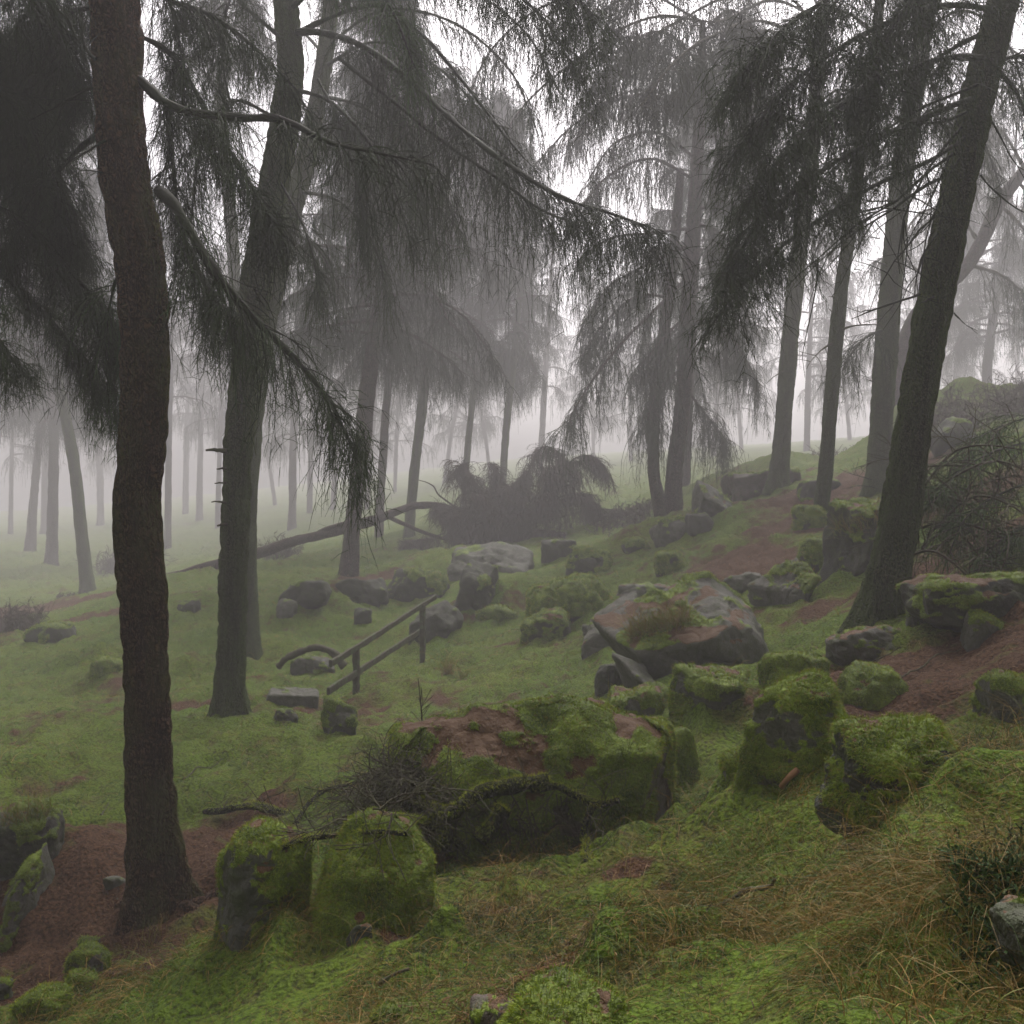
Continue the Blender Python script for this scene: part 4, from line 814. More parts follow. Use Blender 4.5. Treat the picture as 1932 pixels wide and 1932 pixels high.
for pts in [[(1550,40,20.8),(1460,0,18.5),(1360,40,16.8),(1250,30,15.6),(1160,60,15),(1090,110,14.8)],[(1550,-20,20.8),(1440,-100,18),(1300,-90,15.5),(1180,-40,14.6),(1060,-10,14.2)],[(1545,90,20.8),(1440,40,18),(1340,70,16),(1270,120,15),(1210,200,14.6)],[(1550,60,20.8),(1470,-20,19),(1380,-10,17.5),(1280,40,16.6),(1200,90,16),(1130,160,15.6)],[(1550,20,20.8),(1480,-80,18.5),(1350,-80,16.5),(1220,-30,15.5),(1120,30,15)],[(1545,120,20.8),(1460,60,19),(1380,80,18),(1310,130,17.4),(1270,190,17)],[(1535,240,20.8),(1460,220,20.3),(1390,270,20),(1340,370,19.8)],[(1525,330,20.8),(1580,350,20.6),(1620,420,20.4)],[(1545,150,20.8),(1480,130,20),(1410,180,19.5),(1360,280,19.3)],[(1540,200,20.8),(1600,190,20.5),(1650,270,20.3)]]:
    f22.boughs(bpath(pts), .035, .009, sec_len=1.3, sec_n=34, strands=12, slen=(.4,1.5), subs=4, green=.1, start=.2)
rng = np.random.RandomState(14)
dead_twigs(f22.wood, rng, [(1480,700,20.7,195,.5,.014,.3,1),(1488,640,20.7,170,.2,.014,0,0)], .022)
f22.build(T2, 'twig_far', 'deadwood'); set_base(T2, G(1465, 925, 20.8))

# --- T6: curved pale trunk sweeping right behind the leaning one
T6 = tree('larch_tree', 'hazy bent larch sweeping to the right behind the big leaning trunk', 'tree', 'larch trees standing in the mist')
trunk('trunk', [(1630,900,26,24),(1655,820,32,24),(1685,740,36,24),(1702,670,34,24),(1728,600,32,24),(1775,550,28,24),(1822,505,27,24),(1855,450,27,24),(1885,385,26,24),(1935,320,22,24),(1990,260,16,24)], 'bark_red', T6, sides=18, n=90, seed=12)
f6 = Foliage(29, 1.1 * 24 / 1024)
for pts in [[(1850,460,24),(1800,400,24),(1740,400,24),(1700,450,24)],[(1890,380,24),(1860,280,24),(1890,200,24),(1940,150,24)],[(1830,500,24),(1890,520,24),(1940,560,24)],[(1770,550,24),(1730,510,24),(1690,480,24),(1640,500,24)],[(1900,370,24),(1850,330,24),(1800,340,24),(1760,400,24)],[(1920,340,24),(1960,400,24),(1980,500,24)],[(1870,280,24),(1820,230,24),(1760,230,24)],[(1935,320,24),(1880,240,23.5),(1810,260,23),(1760,340,23)],[(1960,290,24),(1920,180,23.5),(1860,170,23),(1800,230,22.6)],[(1885,385,24),(1930,430,23.6),(1990,520,23)],[(1990,260,24),(1960,150,24),(1900,90,23.5),(1840,110,23)],[(1960,290,24),(1990,330,23),(2020,430,23)]]:
    f6.boughs(bpath(pts), .05, .012, sec_len=1.4, sec_n=16, strands=8, slen=(.4,1.6), subs=3)
f6.build(T6, 'twig_far', 'deadwood'); set_base(T6, G(1630, 895, 24))

# --- T1: twin stems from one foot
T1 = tree('larch_tree', 'larch with twin reddish stems joined at the foot, in the middle distance', 'tree', 'larch trees standing in the mist')
trunk('trunk', [(1257,996,42,22.3),(1247,960,30,22.3),(1236,910,25,22.3),(1232,840,25,22.3),(1235,770,25,22.3),(1244,690,24,22.3),(1256,600,24,22.3),(1266,520,24,22.3),(1276,420,20,22.3),(1284,320,16,22.3)], 'bark_red', T1, sides=20, n=130, flare=1.2, seed=14)
trunk('trunk', [(1264,996,46,22.3),(1270,950,40,22.3),(1272,890,34,22.3),(1281,820,33,22.3),(1290,740,32,22.3),(1294,640,31,22.3),(1300,540,32,22.3),(1308,430,31,22.3),(1314,320,26,22.3),(1322,180,20,22.3),(1326,40,12,22.3)], 'bark_red', T1, sides=20, n=130, flare=1.2, seed=15)
f1 = Foliage(30, 1.1 * 22 / 1024)
for pts in [[(1300,520,22.3),(1240,580,21.8),(1180,640,21.3),(1130,700,20.9),(1085,770,20.6),(1072,800,20.5)],[(1308,430,22.3),(1230,440,22),(1150,450,21.5),(1080,500,21)],[(1295,620,22.3),(1340,600,22),(1390,650,21.8),(1430,720,21.6)],[(1312,340,22.3),(1230,300,21.8),(1150,330,21.3),(1090,400,21)],[(1310,400,22.3),(1370,380,22),(1430,430,21.5),(1460,520,21.2)],
   [(1316,260,22.3),(1400,260,22),(1450,330,21.5)],[(1318,230,22.3),(1230,180,22),(1140,200,21.6),(1080,270,21.2)],[(1322,150,22.3),(1400,120,22),(1460,200,21.6)],[(1290,690,22.3),(1240,740,22),(1222,790,21.8)],[(1262,560,22.3),(1200,560,22),(1140,610,21.7),(1100,670,21.5)],[(1305,470,22.3),(1350,480,23),(1400,560,23.5),(1410,640,24)],[(1300,740,22.5),(1330,780,23),(1370,830,23.5)],[(1322,120,22.3),(1250,60,22),(1170,90,21.8)],[(1325,60,22.3),(1380,20,22),(1440,70,21.8)],[(1320,140,22.3),(1200,70,22),(1080,120,21.5),(980,210,21),(930,310,20.8)],[(1322,40,22.3),(1180,-30,21.8),(1030,10,21),(930,90,20.6),(880,190,20.4)],[(1318,200,22.3),(1200,170,22),(1090,230,21.5),(1010,310,21.2)],[(1314,300,22.3),(1240,250,22),(1160,270,21.7),(1110,340,21.5)],[(1312,350,22.3),(1380,320,22),(1440,380,21.7)],[(1305,460,22.3),(1220,500,22),(1150,540,21.6),(1110,600,21.4)],[(1318,210,22.3),(1380,190,22.4),(1430,240,22.4)],[(1320,180,22.3),(1240,110,22),(1150,130,21.8),(1090,200,21.6)],[(1308,420,22.3),(1360,440,22),(1410,500,21.7)],[(1290,600,22.3),(1250,640,22),(1200,700,21.7)]]:
    f1.boughs(bpath(pts), .04, .010, sec_len=1.4, sec_n=30, strands=11, slen=(.4,1.8), subs=4, green=.15)
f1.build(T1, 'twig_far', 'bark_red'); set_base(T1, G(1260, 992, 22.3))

# ------------------------------------------------------------------ larches of the middle distance and beyond
def crown(name, seed, pxw, hgt, spread, nb=46, sec_n=12, strands=8, subs=3, base=0.0, green=.1, slen=(.4,1.5)):
    """a drooping larch crown as wide as `spread`, standing from its own origin up to hgt"""
    F = Foliage(seed, pxw, 1.0); rng = F.rng
    t = (np.arange(nb) + rng.rand(nb)) / nb
    z = base + (hgt - base) * t ** 1.05; az = np.arange(nb) * 2.399 + rng.normal(size=nb) * .5
    L = spread * (1 - t) ** .75 * rng.uniform(.55, 1.1, nb) + .35
    L[:3] *= .6
    P0 = np.stack([0 * z, 0 * z, z], 1); D = np.stack([np.cos(az), np.sin(az), 0.15 + .45 * t + .15 * rng.normal(size=nb)], 1)
    B = grow(P0, D, L, 12, .30, .07, rng)
    F.boughs(B, .035 + .02 * (1 - t), .008, sec_len=spread * .35, sec_n=sec_n, strands=strands, slen=slen, subs=subs, green=green, start=.15)
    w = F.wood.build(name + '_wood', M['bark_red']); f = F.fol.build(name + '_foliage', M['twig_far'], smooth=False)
    mw, mf = w.data, f.data
    bpy.data.objects.remove(w); bpy.data.objects.remove(f)
    return mw, mf
CR = [crown('crown', 51, .025, 9.5, 3.6, nb=64, sec_n=18, strands=10), crown('crown', 52, .027, 9.0, 3.0, nb=52, sec_n=16, strands=10, green=.2), crown('crown', 53, .03, 8.5, 3.3, nb=48, sec_n=16, strands=9)]
CF = [crown('crown', 61, .05, 9.0, 3.2, nb=34, sec_n=8, strands=6, subs=2, slen=(.5,1.7)), crown('crown', 62, .055, 8.0, 2.8, nb=30, sec_n=8, strands=5, subs=2, slen=(.5,1.7))]
def far_tree(label, path, d, cw, cr=None, mat='bark_red', seed=0, crown_at=-2, scale=1.0, group='larch trees standing in the mist', sides=12, mossy=None):
    """path (x, y, seen width) up the stem; the crown begins at path point crown_at"""
    T = tree('larch_tree', label, 'tree', group)
    pts = [(x, y, w, d) for x, y, w in path]
    # carry the stem up inside the crown
    x, y, w = path[-1]; dx = (path[-1][0] - path[-2][0]) / max(1, path[-2][1] - path[-1][1])
    scale = scale * S(d); top = 8.0 * scale / (K * DD(d))
    pts += [(x + dx * top * .45, y - top * .45, w * .6, d), (x + dx * top * .7, y - top * .9, max(w * .15, 1), d)]
    o, q = trunk('trunk', pts, mat, T, sides=sides, n=60, flare=1.3, seed=seed)
    mw, mf = cr
    c0 = P(path[crown_at][0], path[crown_at][1], d)
    lean = math.atan2((pts[-1][0] - path[-1][0]), (path[-1][1] - pts[-1][1])) * .8
    w_ = bpy.data.objects.new('branches', mw); f_ = bpy.data.objects.new('foliage', mf)
    for c in (w_, f_):
        COL.objects.link(c); c.parent = T; c.location = tuple(c0); c.rotation_euler = (0, lean, seed * 1.7); c.scale = (scale * cw, scale * cw, scale)
    set_base(T, G(path[0][0], path[0][1], d))
    return T
far_tree('reddish leaning larch trunk rising from the row of boulders behind the fallen stem', [(657,1096,42),(664,1010,33),(673,920,33),(683,840,34),(693,740,32),(706,640,29),(718,560,26)], 22, 1.0, CR[0], seed=1, crown_at=-2, sides=18)
far_tree('slim hazy larch directly right of the reddish leaning trunk', [(713,1028,18),(719,920,17),(727,790,17),(737,680,15),(745,600,13)], 30, .9, CR[1], seed=2)
far_tree('hazy larch rising behind the arch of the fallen stem', [(770,1003,22),(783,880,20),(796,770,20),(806,680,18),(815,600,16)], 29, .9, CR[2], seed=3, mat='bark_b')
far_tree('pale larch rising from the left end of the fallen crown', [(872,985,15),(880,870,14),(890,770,13),(899,690,12),(906,610,11)], 33, .9, CR[0], seed=4, mat='bark_b')
far_tree('greenish slim larch rising above the middle of the fallen crown', [(946,990,17),(950,880,15),(958,780,15),(969,680,14),(977,590,12)], 32, .8, CR[1], seed=5, mat='bark_b')
far_tree('faint larch behind the peak of the fallen crown', [(1016,950,14),(1021,850,13),(1027,740,12),(1033,640,11)], 47, .9, CF[0], seed=6)
far_tree('faint straight larch between the reddish leaning trunk and the arch', [(690,985,11),(697,880,11),(705,780,10),(711,700,9)], 46, .9, CF[1], seed=7)
far_tree('faint pale larch well behind the gap right of the stubbed trunk', [(551,1002,19),(552,930,16),(553,830,15),(556,740,13)], 42, 1, CF[0], seed=8)
far_tree('second faint larch behind the gap, just left of the reddish leaning trunk', [(584,990,13),(585,900,11),(588,800,10),(592,720,9)], 50, .9, CF[1], seed=9)
far_tree('grey larch at left that bends left above a scatter of root wood', [(168,1126,32),(162,1080,28),(153,1000,25),(143,900,23),(132,830,22),(118,760,22),(100,690,20),(86,620,17)], 28, 1.0, CR[2], mat='bark_b', seed=10, sides=16)
far_tree('straight reddish larch left of the bending grey one', [(97,1062,26),(99,980,22),(101,880,20),(101,800,19),(98,720,16)], 37, 1, CR[0], seed=11)
far_tree('thin hazy larch leaning right near the left edge', [(57,1036,22),(63,950,17),(70,870,15),(82,780,13),(96,700,11)], 42, .9, CF[0], seed=12)
far_tree('very faint larch between the two hazy ones near the left edge', [(83,1005,14),(85,900,13),(88,800,12),(92,720,10)], 52, .9, CF[1], seed=13)
far_tree('pale larch showing along the right side of the nearest trunk', [(316,1050,16),(317,960,14),(318,860,13),(320,760,12),(323,680,10)], 40, .9, CF[0], seed=14)
far_tree('faint larch midway between the nearest trunk and the stubbed trunk', [(376,985,15),(377,900,12),(379,820,11),(382,740,9)], 54, .9, CF[1], seed=15)
far_tree('thin faint larch just left of the stubbed trunk', [(410,1010,12),(413,900,10),(416,800,9),(420,720,8)], 48, .8, CF[0], seed=16)
far_tree('ghostly larch between the bending grey larch and the nearest trunk', [(190,960,14),(188,880,13),(186,800,12),(184,730,10)], 56, 1, CF[1], seed=17)
far_tree('ghostly larch just left of the faint one midway between the near trunks', [(350,975,13),(351,880,12),(353,800,11),(356,720,9)], 60, 1, CF[0], seed=18)
far_tree('reddish hazy larch close behind the twin stems', [(1291,968,19),(1294,900,18),(1299,800,17),(1304,700,15),(1309,610,13)], 28, .8, CR[1], seed=19)
far_tree('gnarled hazy larch seen high between the nearest and the stubbed trunk', [(452,1180,26),(450,1000,26),(450,800,26),(446,600,26),(436,420,26),(422,280,26),(416,180,26),(428,110,24),(416,50,24)], 25, .8, CR[2], mat='bark_b', seed=20, scale=.7)
far_tree('leaning ghostly larch left of the top of the reddish leaning trunk', [(628,960,12),(634,860,12),(640,760,11),(646,670,10)], 50, 1, CF[1], seed=21)
far_tree('faint larch in the bright gap left of the slender green trunk', [(1522,860,14),(1523,800,13),(1525,720,12),(1528,640,10)], 44, 1, CF[0], seed=22)
far_tree('faint larch beyond the mossy bank right of the twin stems', [(1345,890,13),(1349,820,12),(1354,740,11),(1360,660,10)], 50, 1, CF[1], seed=23)
far_tree('hazy larch in the mist beyond the right edge of the bank', [(1868,790,22),(1862,720,20),(1868,640,18),(1880,560,15)], 36, 1, CR[1], seed=24)
far_tree('ghostly larch left of the hazy one beyond the bank', [(1805,770,15),(1808,700,13),(1815,620,12)], 48, 1, CF[0], seed=25)
rng = np.random.RandomState(77)
GL = ['at the very left edge', 'between the reddish and the bending grey larches', 'in the gap left of the nearest trunk', 'right beside the stubbed trunk', 'in the gap between the stubbed trunk and the drooping tip', 'just left of the reddish leaning trunk', 'between the slim hazy larch and the arch', 'above the arch of the fallen stem', 'left of the greenish slim larch', 'above the right arm of the fallen crown', 'just right of the drooping arm of the fallen crown', 'in the bright gap left of the twin stems', 'directly behind the left twin stem', 'just left of the flared larch above the red outcrop', 'directly left of the foot of the flared larch', 'between the slender green trunk and the straight grey one', 'behind the big leaning trunk', 'just right of the big leaning trunk', 'at the right edge above the heather']
gh = [(20,945),(120,940),(230,950),(480,930),(520,930),(610,915),(745,920),(840,905),(925,890),(1075,880),(1120,875),(1190,870),(1235,865),(1400,860),(1440,860),(1605,850),(1700,800),(1760,790),(1920,740)]
for k, (x, y) in enumerate(gh):
    if k in (1, 5, 9, 12, 14): continue
    ln = 30 * rng.normal()
    far_tree('faintest of the ghostly larches, ' + GL[k], [(x, y, 6 + 6 * rng.rand()), (x + ln * .3, y - 80, 8), (x + ln * .8, y - 160, 7)], 52 + 9 * rng.rand(), 1.1, CF[k % 2], seed=30 + k, group='ghostly larches in the farthest mist', sides=8)
# canopy of the wood over and behind the camera (keeps the floor in shade)
for k, (x, y) in enumerate([(-7.5,-2.5),(4.5,-3.5),(9.5,2.0),(-11,4.5),(13,7.5),(0.5,-8),(-15,10),(18,13)]):
    g = gpt(x, y); T = tree('larch_tree', 'larch outside the picture standing %s of the camera' % ['far back left', 'close back right', 'well to the right', 'far out left', 'far out right', 'straight behind', 'beyond the left side', 'beyond the right side', 'close by on the left', 'just behind right', 'a few steps right'][k], 'tree', 'larches outside the frame')
    mb = MB(); tt = np.linspace(0, 1, 14)[:, None]; pts = np.array([x, y, g - .1]) + tt * np.array([.3, .2, 13.0]); capped_tube(mb, pts, .22 * (1 - .9 * tt[:, 0]), 10, [0, 1, 0.1])
    mb.build('trunk', M['bark_a'], T)
    mw, mf = CR[k % 3]
    for nme, dt in (('branches', mw), ('foliage', mf)):
        c = bpy.data.objects.new(nme, dt); COL.objects.link(c); c.parent = T; c.location = (x, y, g + 4.6); c.rotation_euler = (0, 0, k * 2.1); c.scale = (1.25, 1.25, 1)
    set_base(T, (x, y, g))

# ------------------------------------------------------------------ wooden handrail
def beam(name, a, b, w, h, parent, seed=0, up=(0, 0, 1)):
    a = np.array(a, float); b = np.array(b, float); t = nrm(b - a); s = nrm(np.cross(t, up)); u = np.cross(s, t)
    rng = np.random.RandomState(seed + 300); n = 16; mb = MB(); c = .16
    prof = np.array([(-.5, -.5 + c), (-.5, .5 - c), (-.5 + c, .5), (.5 - c, .5), (.5, .5 - c), (.5, -.5 + c), (.5 - c, -.5), (-.5 + c, -.5)])
    tt = np.linspace(0, 1, n); rings = []
    for i, k in enumerate(tt):
        sc_ = 1 + .05 * rng.normal(); ctr = a + (b - a) * k + .004 * rng.normal(size=3)
        rings.append(ctr + (prof[:, :1] * w * sc_) * s + (prof[:, 1:] * h * sc_) * u)
    rings = [rings[0] * .999 + .001 * rings[0].mean(0)] + rings
    R = np.array(rings); R[0] = R[1].mean(0) - t * .004 + (R[1] - R[1].mean(0)) * .02
    R = np.concatenate([R, [R[-1].mean(0) + t * .004 + (R[-1] - R[-1].mean(0)) * .02]])
    idx = np.arange(len(R) * 8).reshape(len(R), 8); nx = np.roll(idx, -1, 1)
    mb.add(R, np.stack([idx[:-1], nx[:-1], nx[1:], idx[1:]], -1).reshape(-1, 4))
    return mb.build(name, M['timber'], parent, smooth=False)
HR = tag(empty('handrail'), 'weathered two rail wooden handrail climbing the grass slope', 'handrail')
for x, y0, y1, d in ((672, 1222, 1330, 13.5), (797, 1141, 1254, 15.3)):
    g = G(x, y1, d); top = P(x, y0, d)
    beam('post', (g[0], g[1], g[2] - .25), (top[0], top[1], top[2]), 0.12, 0.12, HR, seed=x, up=(0.3, 1, 0))
def rp(x, y): return P(x, y, 13.5 + (x - 672) * .0144 + .10)
beam('rail', rp(624, 1253), rp(822, 1126), .06, .12, HR, 1)
beam('rail', rp(619, 1304), rp(801, 1186), .06, .125, HR, 2)
set_base(HR, G(672, 1330, 13.5))

# ------------------------------------------------------------------ fallen larch with its crown
FT = tree('fallen_larch', 'fallen larch stretched across the slope, its bushy crown piled at the right end', 'fallen tree')
mb = MB()
def limb(pts, r0, r1, n=60, sides=14):
    r0 *= 1.67; r1 *= 1.67; q = bpath(pts, n); q = q + .03 * np.stack([vnoise(q * 2 + 5), vnoise(q * 2 + 9), vnoise(q * 2 + 13)], 1)
    capped_tube(mb, q, np.linspace(r0, r1, n) * (1 + .10 * vnoise(q * 4)), sides, [0, 1, 0.2], .25)
limb([(232,1108,23),(270,1102,23),(320,1092,23),(420,1062,23),(480,1046,23.2),(560,1020,23.5),(650,999,24),(700,984,24.3),(740,968,24.6),(780,955,25),(830,955,25),(890,972,25.2),(960,985,25.3)], .17, .09, 120)
mb.build('trunk', M['bark_red'], FT); mb = MB()
limb([(590,1012,23.7),(620,996,23.8),(665,985,24.0),(720,972,24.4),(750,962,24.6)], .07, .06); mb.build('branch', M['bark_red'], FT); mb = MB()
limb([(728,972,24.5),(765,990,24.5),(800,1005,24.5),(845,1018,24.6),(880,1020,24.7)], .07, .035); mb.build('branch', M['bark_red'], FT); mb = MB()
limb([(820,953,25),(855,965,24.8),(864,985,24.7),(852,1005,24.6),(835,1014,24.6)], .075, .03); mb.build('branch', M['bark_red'], FT); mb = MB()
limb([(870,965,25),(830,935,24.8),(815,915,24.7),(790,905,24.6)], .03, .012); mb.build('branch', M['bark_red'], FT)
ff = Foliage(71, 1.1 * 25 / 1024)
cen = [(935,1000,25.2)]
for pts, gr in [([(950,990,25.2),(985,920,25),(1010,860,24.8),(1030,842,24.6),(1062,860,24.5),(1085,895,24.4)], .5), ([(980,980,25.2),(1040,910,24.9),(1080,868,24.7),(1112,860,24.6),(1138,878,24.5)], .5),
       ([(940,990,25.2),(905,930,25),(885,895,24.8),(872,878,24.7)], .1), ([(960,1000,25.2),(1060,975,24.8),(1130,960,24.5),(1200,972,24.3),(1235,990,24.2)], .3), ([(950,990,25.3),(940,920,25.3),(935,880,25.3)], .1),
       ([(960,1000,25),(1030,950,24.6),(1090,930,24.4),(1120,950,24.3)], .3), ([(950,1010,25),(900,980,24.5),(870,990,24.2)], .1), ([(970,1010,25),(1020,1000,24.3),(1070,1010,24)], .2), ([(950,1000,25.5),(960,930,26),(990,890,26)], .2),
       ([(960,1000,25),(1000,950,24.4),(1040,900,24.3),(1050,880,24.2)], .3), ([(955,1005,25),(930,960,24.4),(900,930,24.2)], .1), ([(980,1010,25.2),(1100,1000,24.6),(1160,1005,24.4),(1215,1010,24.2)], .2)]:
    ff.boughs(bpath(pts, 16), .03, .01, sec_len=.85, sec_n=26, strands=16, slen=(.25,.8), subs=5, green=gr, tipfade=.3)
rf = np.random.RandomState(5)
for _ in range(26):
    x_, y_ = 950 + 60 * rf.normal(), 985 + 14 * rf.normal(); a_ = rf.uniform(-.3, math.pi + .3); l_ = rf.uniform(35, 85); d_ = 25 + .5 * rf.normal()
    ff.boughs(bpath([(x_, y_, d_), (x_ + .5 * l_ * math.cos(a_), y_ - .6 * l_ * math.sin(a_), d_ - .1), (x_ + l_ * math.cos(a_), y_ - .75 * l_ * math.sin(a_), d_ - .2)], 10), .02, .008, sec_len=.6, sec_n=14, strands=12, slen=(.2, .6), subs=5, green=.2, grav=1.2, tipfade=.3)
ff.build(FT, 'heather', 'heather'); set_base(FT, G(480, 1055, 23.2))

# ------------------------------------------------------------------ dead wood lying about
def log(label, pts, r0, r1, mossy=True, n=50, name='fallen_branch', cat='dead branch', group=None, twigs=0, fz=3000, seed=0, mat='deadwood', sides=10, wob=.02):
    if 5 < pts[0][2] < 8: pts = [(x_, y_, onrock(x_, y_, d_, r0 * 1.3)) for x_, y_, d_ in pts]; ds = np.array([t_[2] for t_ in pts]); md_ = np.median(ds); ds = np.clip(ds, md_ - .3, md_ + .25); pts = [(a_[0], a_[1], b_) for a_, b_ in zip(pts, ds)]; ds = np.convolve(np.pad(ds, 1, 'edge'), [.25, .5, .25], 'valid') if len(ds) > 3 else ds; pts = [(a_[0], a_[1], min(b_, a_[2])) for a_, b_ in zip(pts, ds)]
    r0 *= S(pts[0][2]); r1 *= S(pts[0][2]); q = bpath(pts, n); q = q + wob * np.stack([vnoise(q * 4 + 5), vnoise(q * 4 + 9), vnoise(q * 4 + 13)], 1)
    root = tag(empty(name), label, cat, group)
    mb = MB(); w = np.linspace(r0, r1, n) * (1 + .22 * vnoise(q * 9 + seed) + .1 * vnoise(q * 30)); capped_tube(mb, q, w, sides, [0.1, 1, 0.2])
    rng = np.random.RandomState(seed + 60); px = 1.1 * q[0, 1] / 1024
    b = mb.build('wood', M['bark_green' if mossy and mat == 'deadwood' else mat], root)
    if twigs:
        mt = MB(); i = rng.randint(2, n - 1, twigs); D = nrm(rng.normal(size=(twigs, 3)) * [1, .6, .8])
        T = grow(q[i], D, rng.uniform(.12, .5, twigs), 8, rng.uniform(-.5, 2), .22, rng)
        mt.tubes(T, np.linspace(1, .4, 8)[None] * max(.0035, px * .35), 3, rng)
        k = rng.randint(0, twigs, twigs * 4); p, t_ = samp(T, k, rng.uniform(.2, 1, twigs * 4))
        mt.tubes(grow(p, nrm(t_ + .8 * rng.normal(size=p.shape)), rng.uniform(.05, .2, len(p)), 4, 1, .2, rng), max(.002, px * .25), 3, rng)
        mt.build('twigs', M[mat], root)
    if mossy:
        v = np.concatenate(mb.v); qd = np.concatenate(mb.q); f = np.concatenate([qd[:, [0, 1, 2]], qd[:, [0, 2, 3]]])
        tri = v[f]; fn = np.cross(tri[:, 1] - tri[:, 0], tri[:, 2] - tri[:, 0]); vn = np.zeros_like(v)
        for kk in range(3): np.add.at(vn, f[:, kk], fn)
        vn = nrm(vn); ctr = np.repeat(np.concatenate([[q[0]], q, [q[-1]]]), sides, axis=0)
        out = np.sign((vn * (v - ctr)).sum(1)).mean()
        if out < 0: vn = -vn; f = f[:, ::-1]
        mk = sstep(-.1, .5, vn[:, 2] + .8 * fbm(v * 7, 2) + .15)
        fuzz('moss', v, f, mk, root, fz, max(.022, px * 1.6), max(.0010, px * .2), seed + 5, lit=.03, bias=.38)
    set_base(root, tuple(q[0])); return root
log('thick mossy limb sagging along the front of the large slab boulder', [(778,1508,6.95),(815,1530,6.9),(855,1532,6.9),(900,1498,6.9),(955,1490,6.95),(990,1480,7.0),(1035,1466,7.05)], .050, .042, fz=26000, seed=1, twigs=6)
log('thinner mossy branch linking the mossy limb to the crooked pale stick', [(1000,1490,7.0),(1050,1478,7.0),(1090,1500,6.95),(1130,1522,6.9),(1172,1514,6.95)], .026, .022, fz=5000, seed=2, twigs=10)
log('crooked pale green stick standing in front of the large slab boulder', [(1128,1520,6.85),(1112,1550,6.8),(1106,1585,6.8),(1104,1612,6.75),(1125,1628,6.7),(1158,1622,6.65)], .024, .026, fz=2500, seed=3, twigs=8)
log('dark rough dead branch pointing left above the upright boulder', [(384,1530,7.4),(420,1528,7.3),(460,1520,7.3),(510,1528,7.3),(560,1545,7.3),(640,1560,7.3)], .030, .040, fz=2500, seed=4, twigs=10)
log('long thin pale branch laid from the upright boulder to the moss boulder', [(535,1598,6.5),(575,1578,6.5),(640,1566,6.6),(700,1566,6.7),(770,1570,6.8)], .016, .012, fz=1200, seed=5, twigs=6)
log('curved branch arching over the twig heap left of the large slab', [(560,1555,7.3),(600,1500,7.3),(655,1482,7.3),(720,1472,7.3),(780,1462,7.3)], .022, .016, fz=1500, seed=6, twigs=22)
log('mossy root like branch snaking below the mossy limb', [(700,1585,6.6),(740,1558,6.7),(790,1550,6.75),(840,1568,6.8),(880,1600,6.8)], .036, .03, fz=7000, seed=7, twigs=12)
log('short mossy stump of branch standing below the limb, left part', [(842,1600,6.75),(845,1580,6.75),(850,1562,6.8)], .05, .035, fz=5000, seed=8)
log('second short mossy knob of branch hanging below the limb, right part', [(905,1585,6.8),(925,1560,6.8),(945,1530,6.85)], .05, .05, fz=6000, seed=9)
log('arched dead log with rough bark in the grass left of the handrail', [(524,1256,14.6),(548,1238,14.5),(585,1224,14.5),(622,1228,14.5),(650,1258,14.5)], .05, .06, mossy=False, seed=10, wob=.03)
log('pale freshly broken stick lying against the tall moss cloaked boulder', [(1474,1484,6.05),(1488,1468,6.05),(1506,1452,6.05)], .014, .017, mossy=False, seed=11, mat='pale', sides=8, wob=.003)
log('short broken stick with a pale end left of the nearest trunk', [(219,1698,8.1),(238,1700,8.1),(262,1704,8.1)], .016, .018, mossy=False, seed=12, wob=.005)
log('curved dead branch lying on the bank behind the slender green trunk', [(1600,872,24),(1620,885,24),(1645,893,24),(1680,890,24)], .05, .10, mossy=False, seed=13)
for k, (lab, a) in enumerate([('bare twig arcing over the grass below the egg shaped moss mound', [(1320,1795,4.15),(1360,1798,4.1),(1420,1800,4.05),(1450,1815,4.0),(1462,1850,3.9)]), ('forked dark twig in the grass at the bottom, left of centre', [(715,1912,4.4),(730,1900,4.4),(752,1895,4.4),(772,1896,4.4)]), ('thin stick on the needle floor under the big leaning trunk', [(1590,1262,8.9),(1640,1278,8.7),(1700,1292,8.5)]), ('long thin stick crossing the brown needles at right', [(1700,1300,8.1),(1760,1280,8.3),(1830,1262,8.5)]),
     ('thin dead stem lying in the dip right of the large slab boulder', [(1335,1500,7.0),(1350,1520,6.9),(1368,1535,6.8)]), ('low stick on the grass between the nearest trunk and its neighbour', [(345,1500,10.0),(375,1480,10.2),(420,1462,10.4)]),
     ('thin bent stick at the left, beyond the grass topped boulder', [(190,1600,9.4),(196,1570,9.5),(205,1545,9.6)]), ('stick lying on the moss in front of the great tilted slab', [(1300,1395,9.2),(1340,1400,9.1),(1400,1385,9.2)])]):
    q = bpath(a, 30)
    for i in range(len(a)): pass
    gg = gz(q[:, :2]) + .03 + .05 * np.abs(vnoise(q * 3)); q[:, 2] = gg
    mb = MB(); capped_tube(mb, q, np.linspace(.009, .005, 30) * (1 + .2 * vnoise(q * 20)), 6, [0, 1, .2]); o = mb.build('fallen_twig', M['deadwood']); tag(o, lab, 'twig', 'twigs lying on the ground')
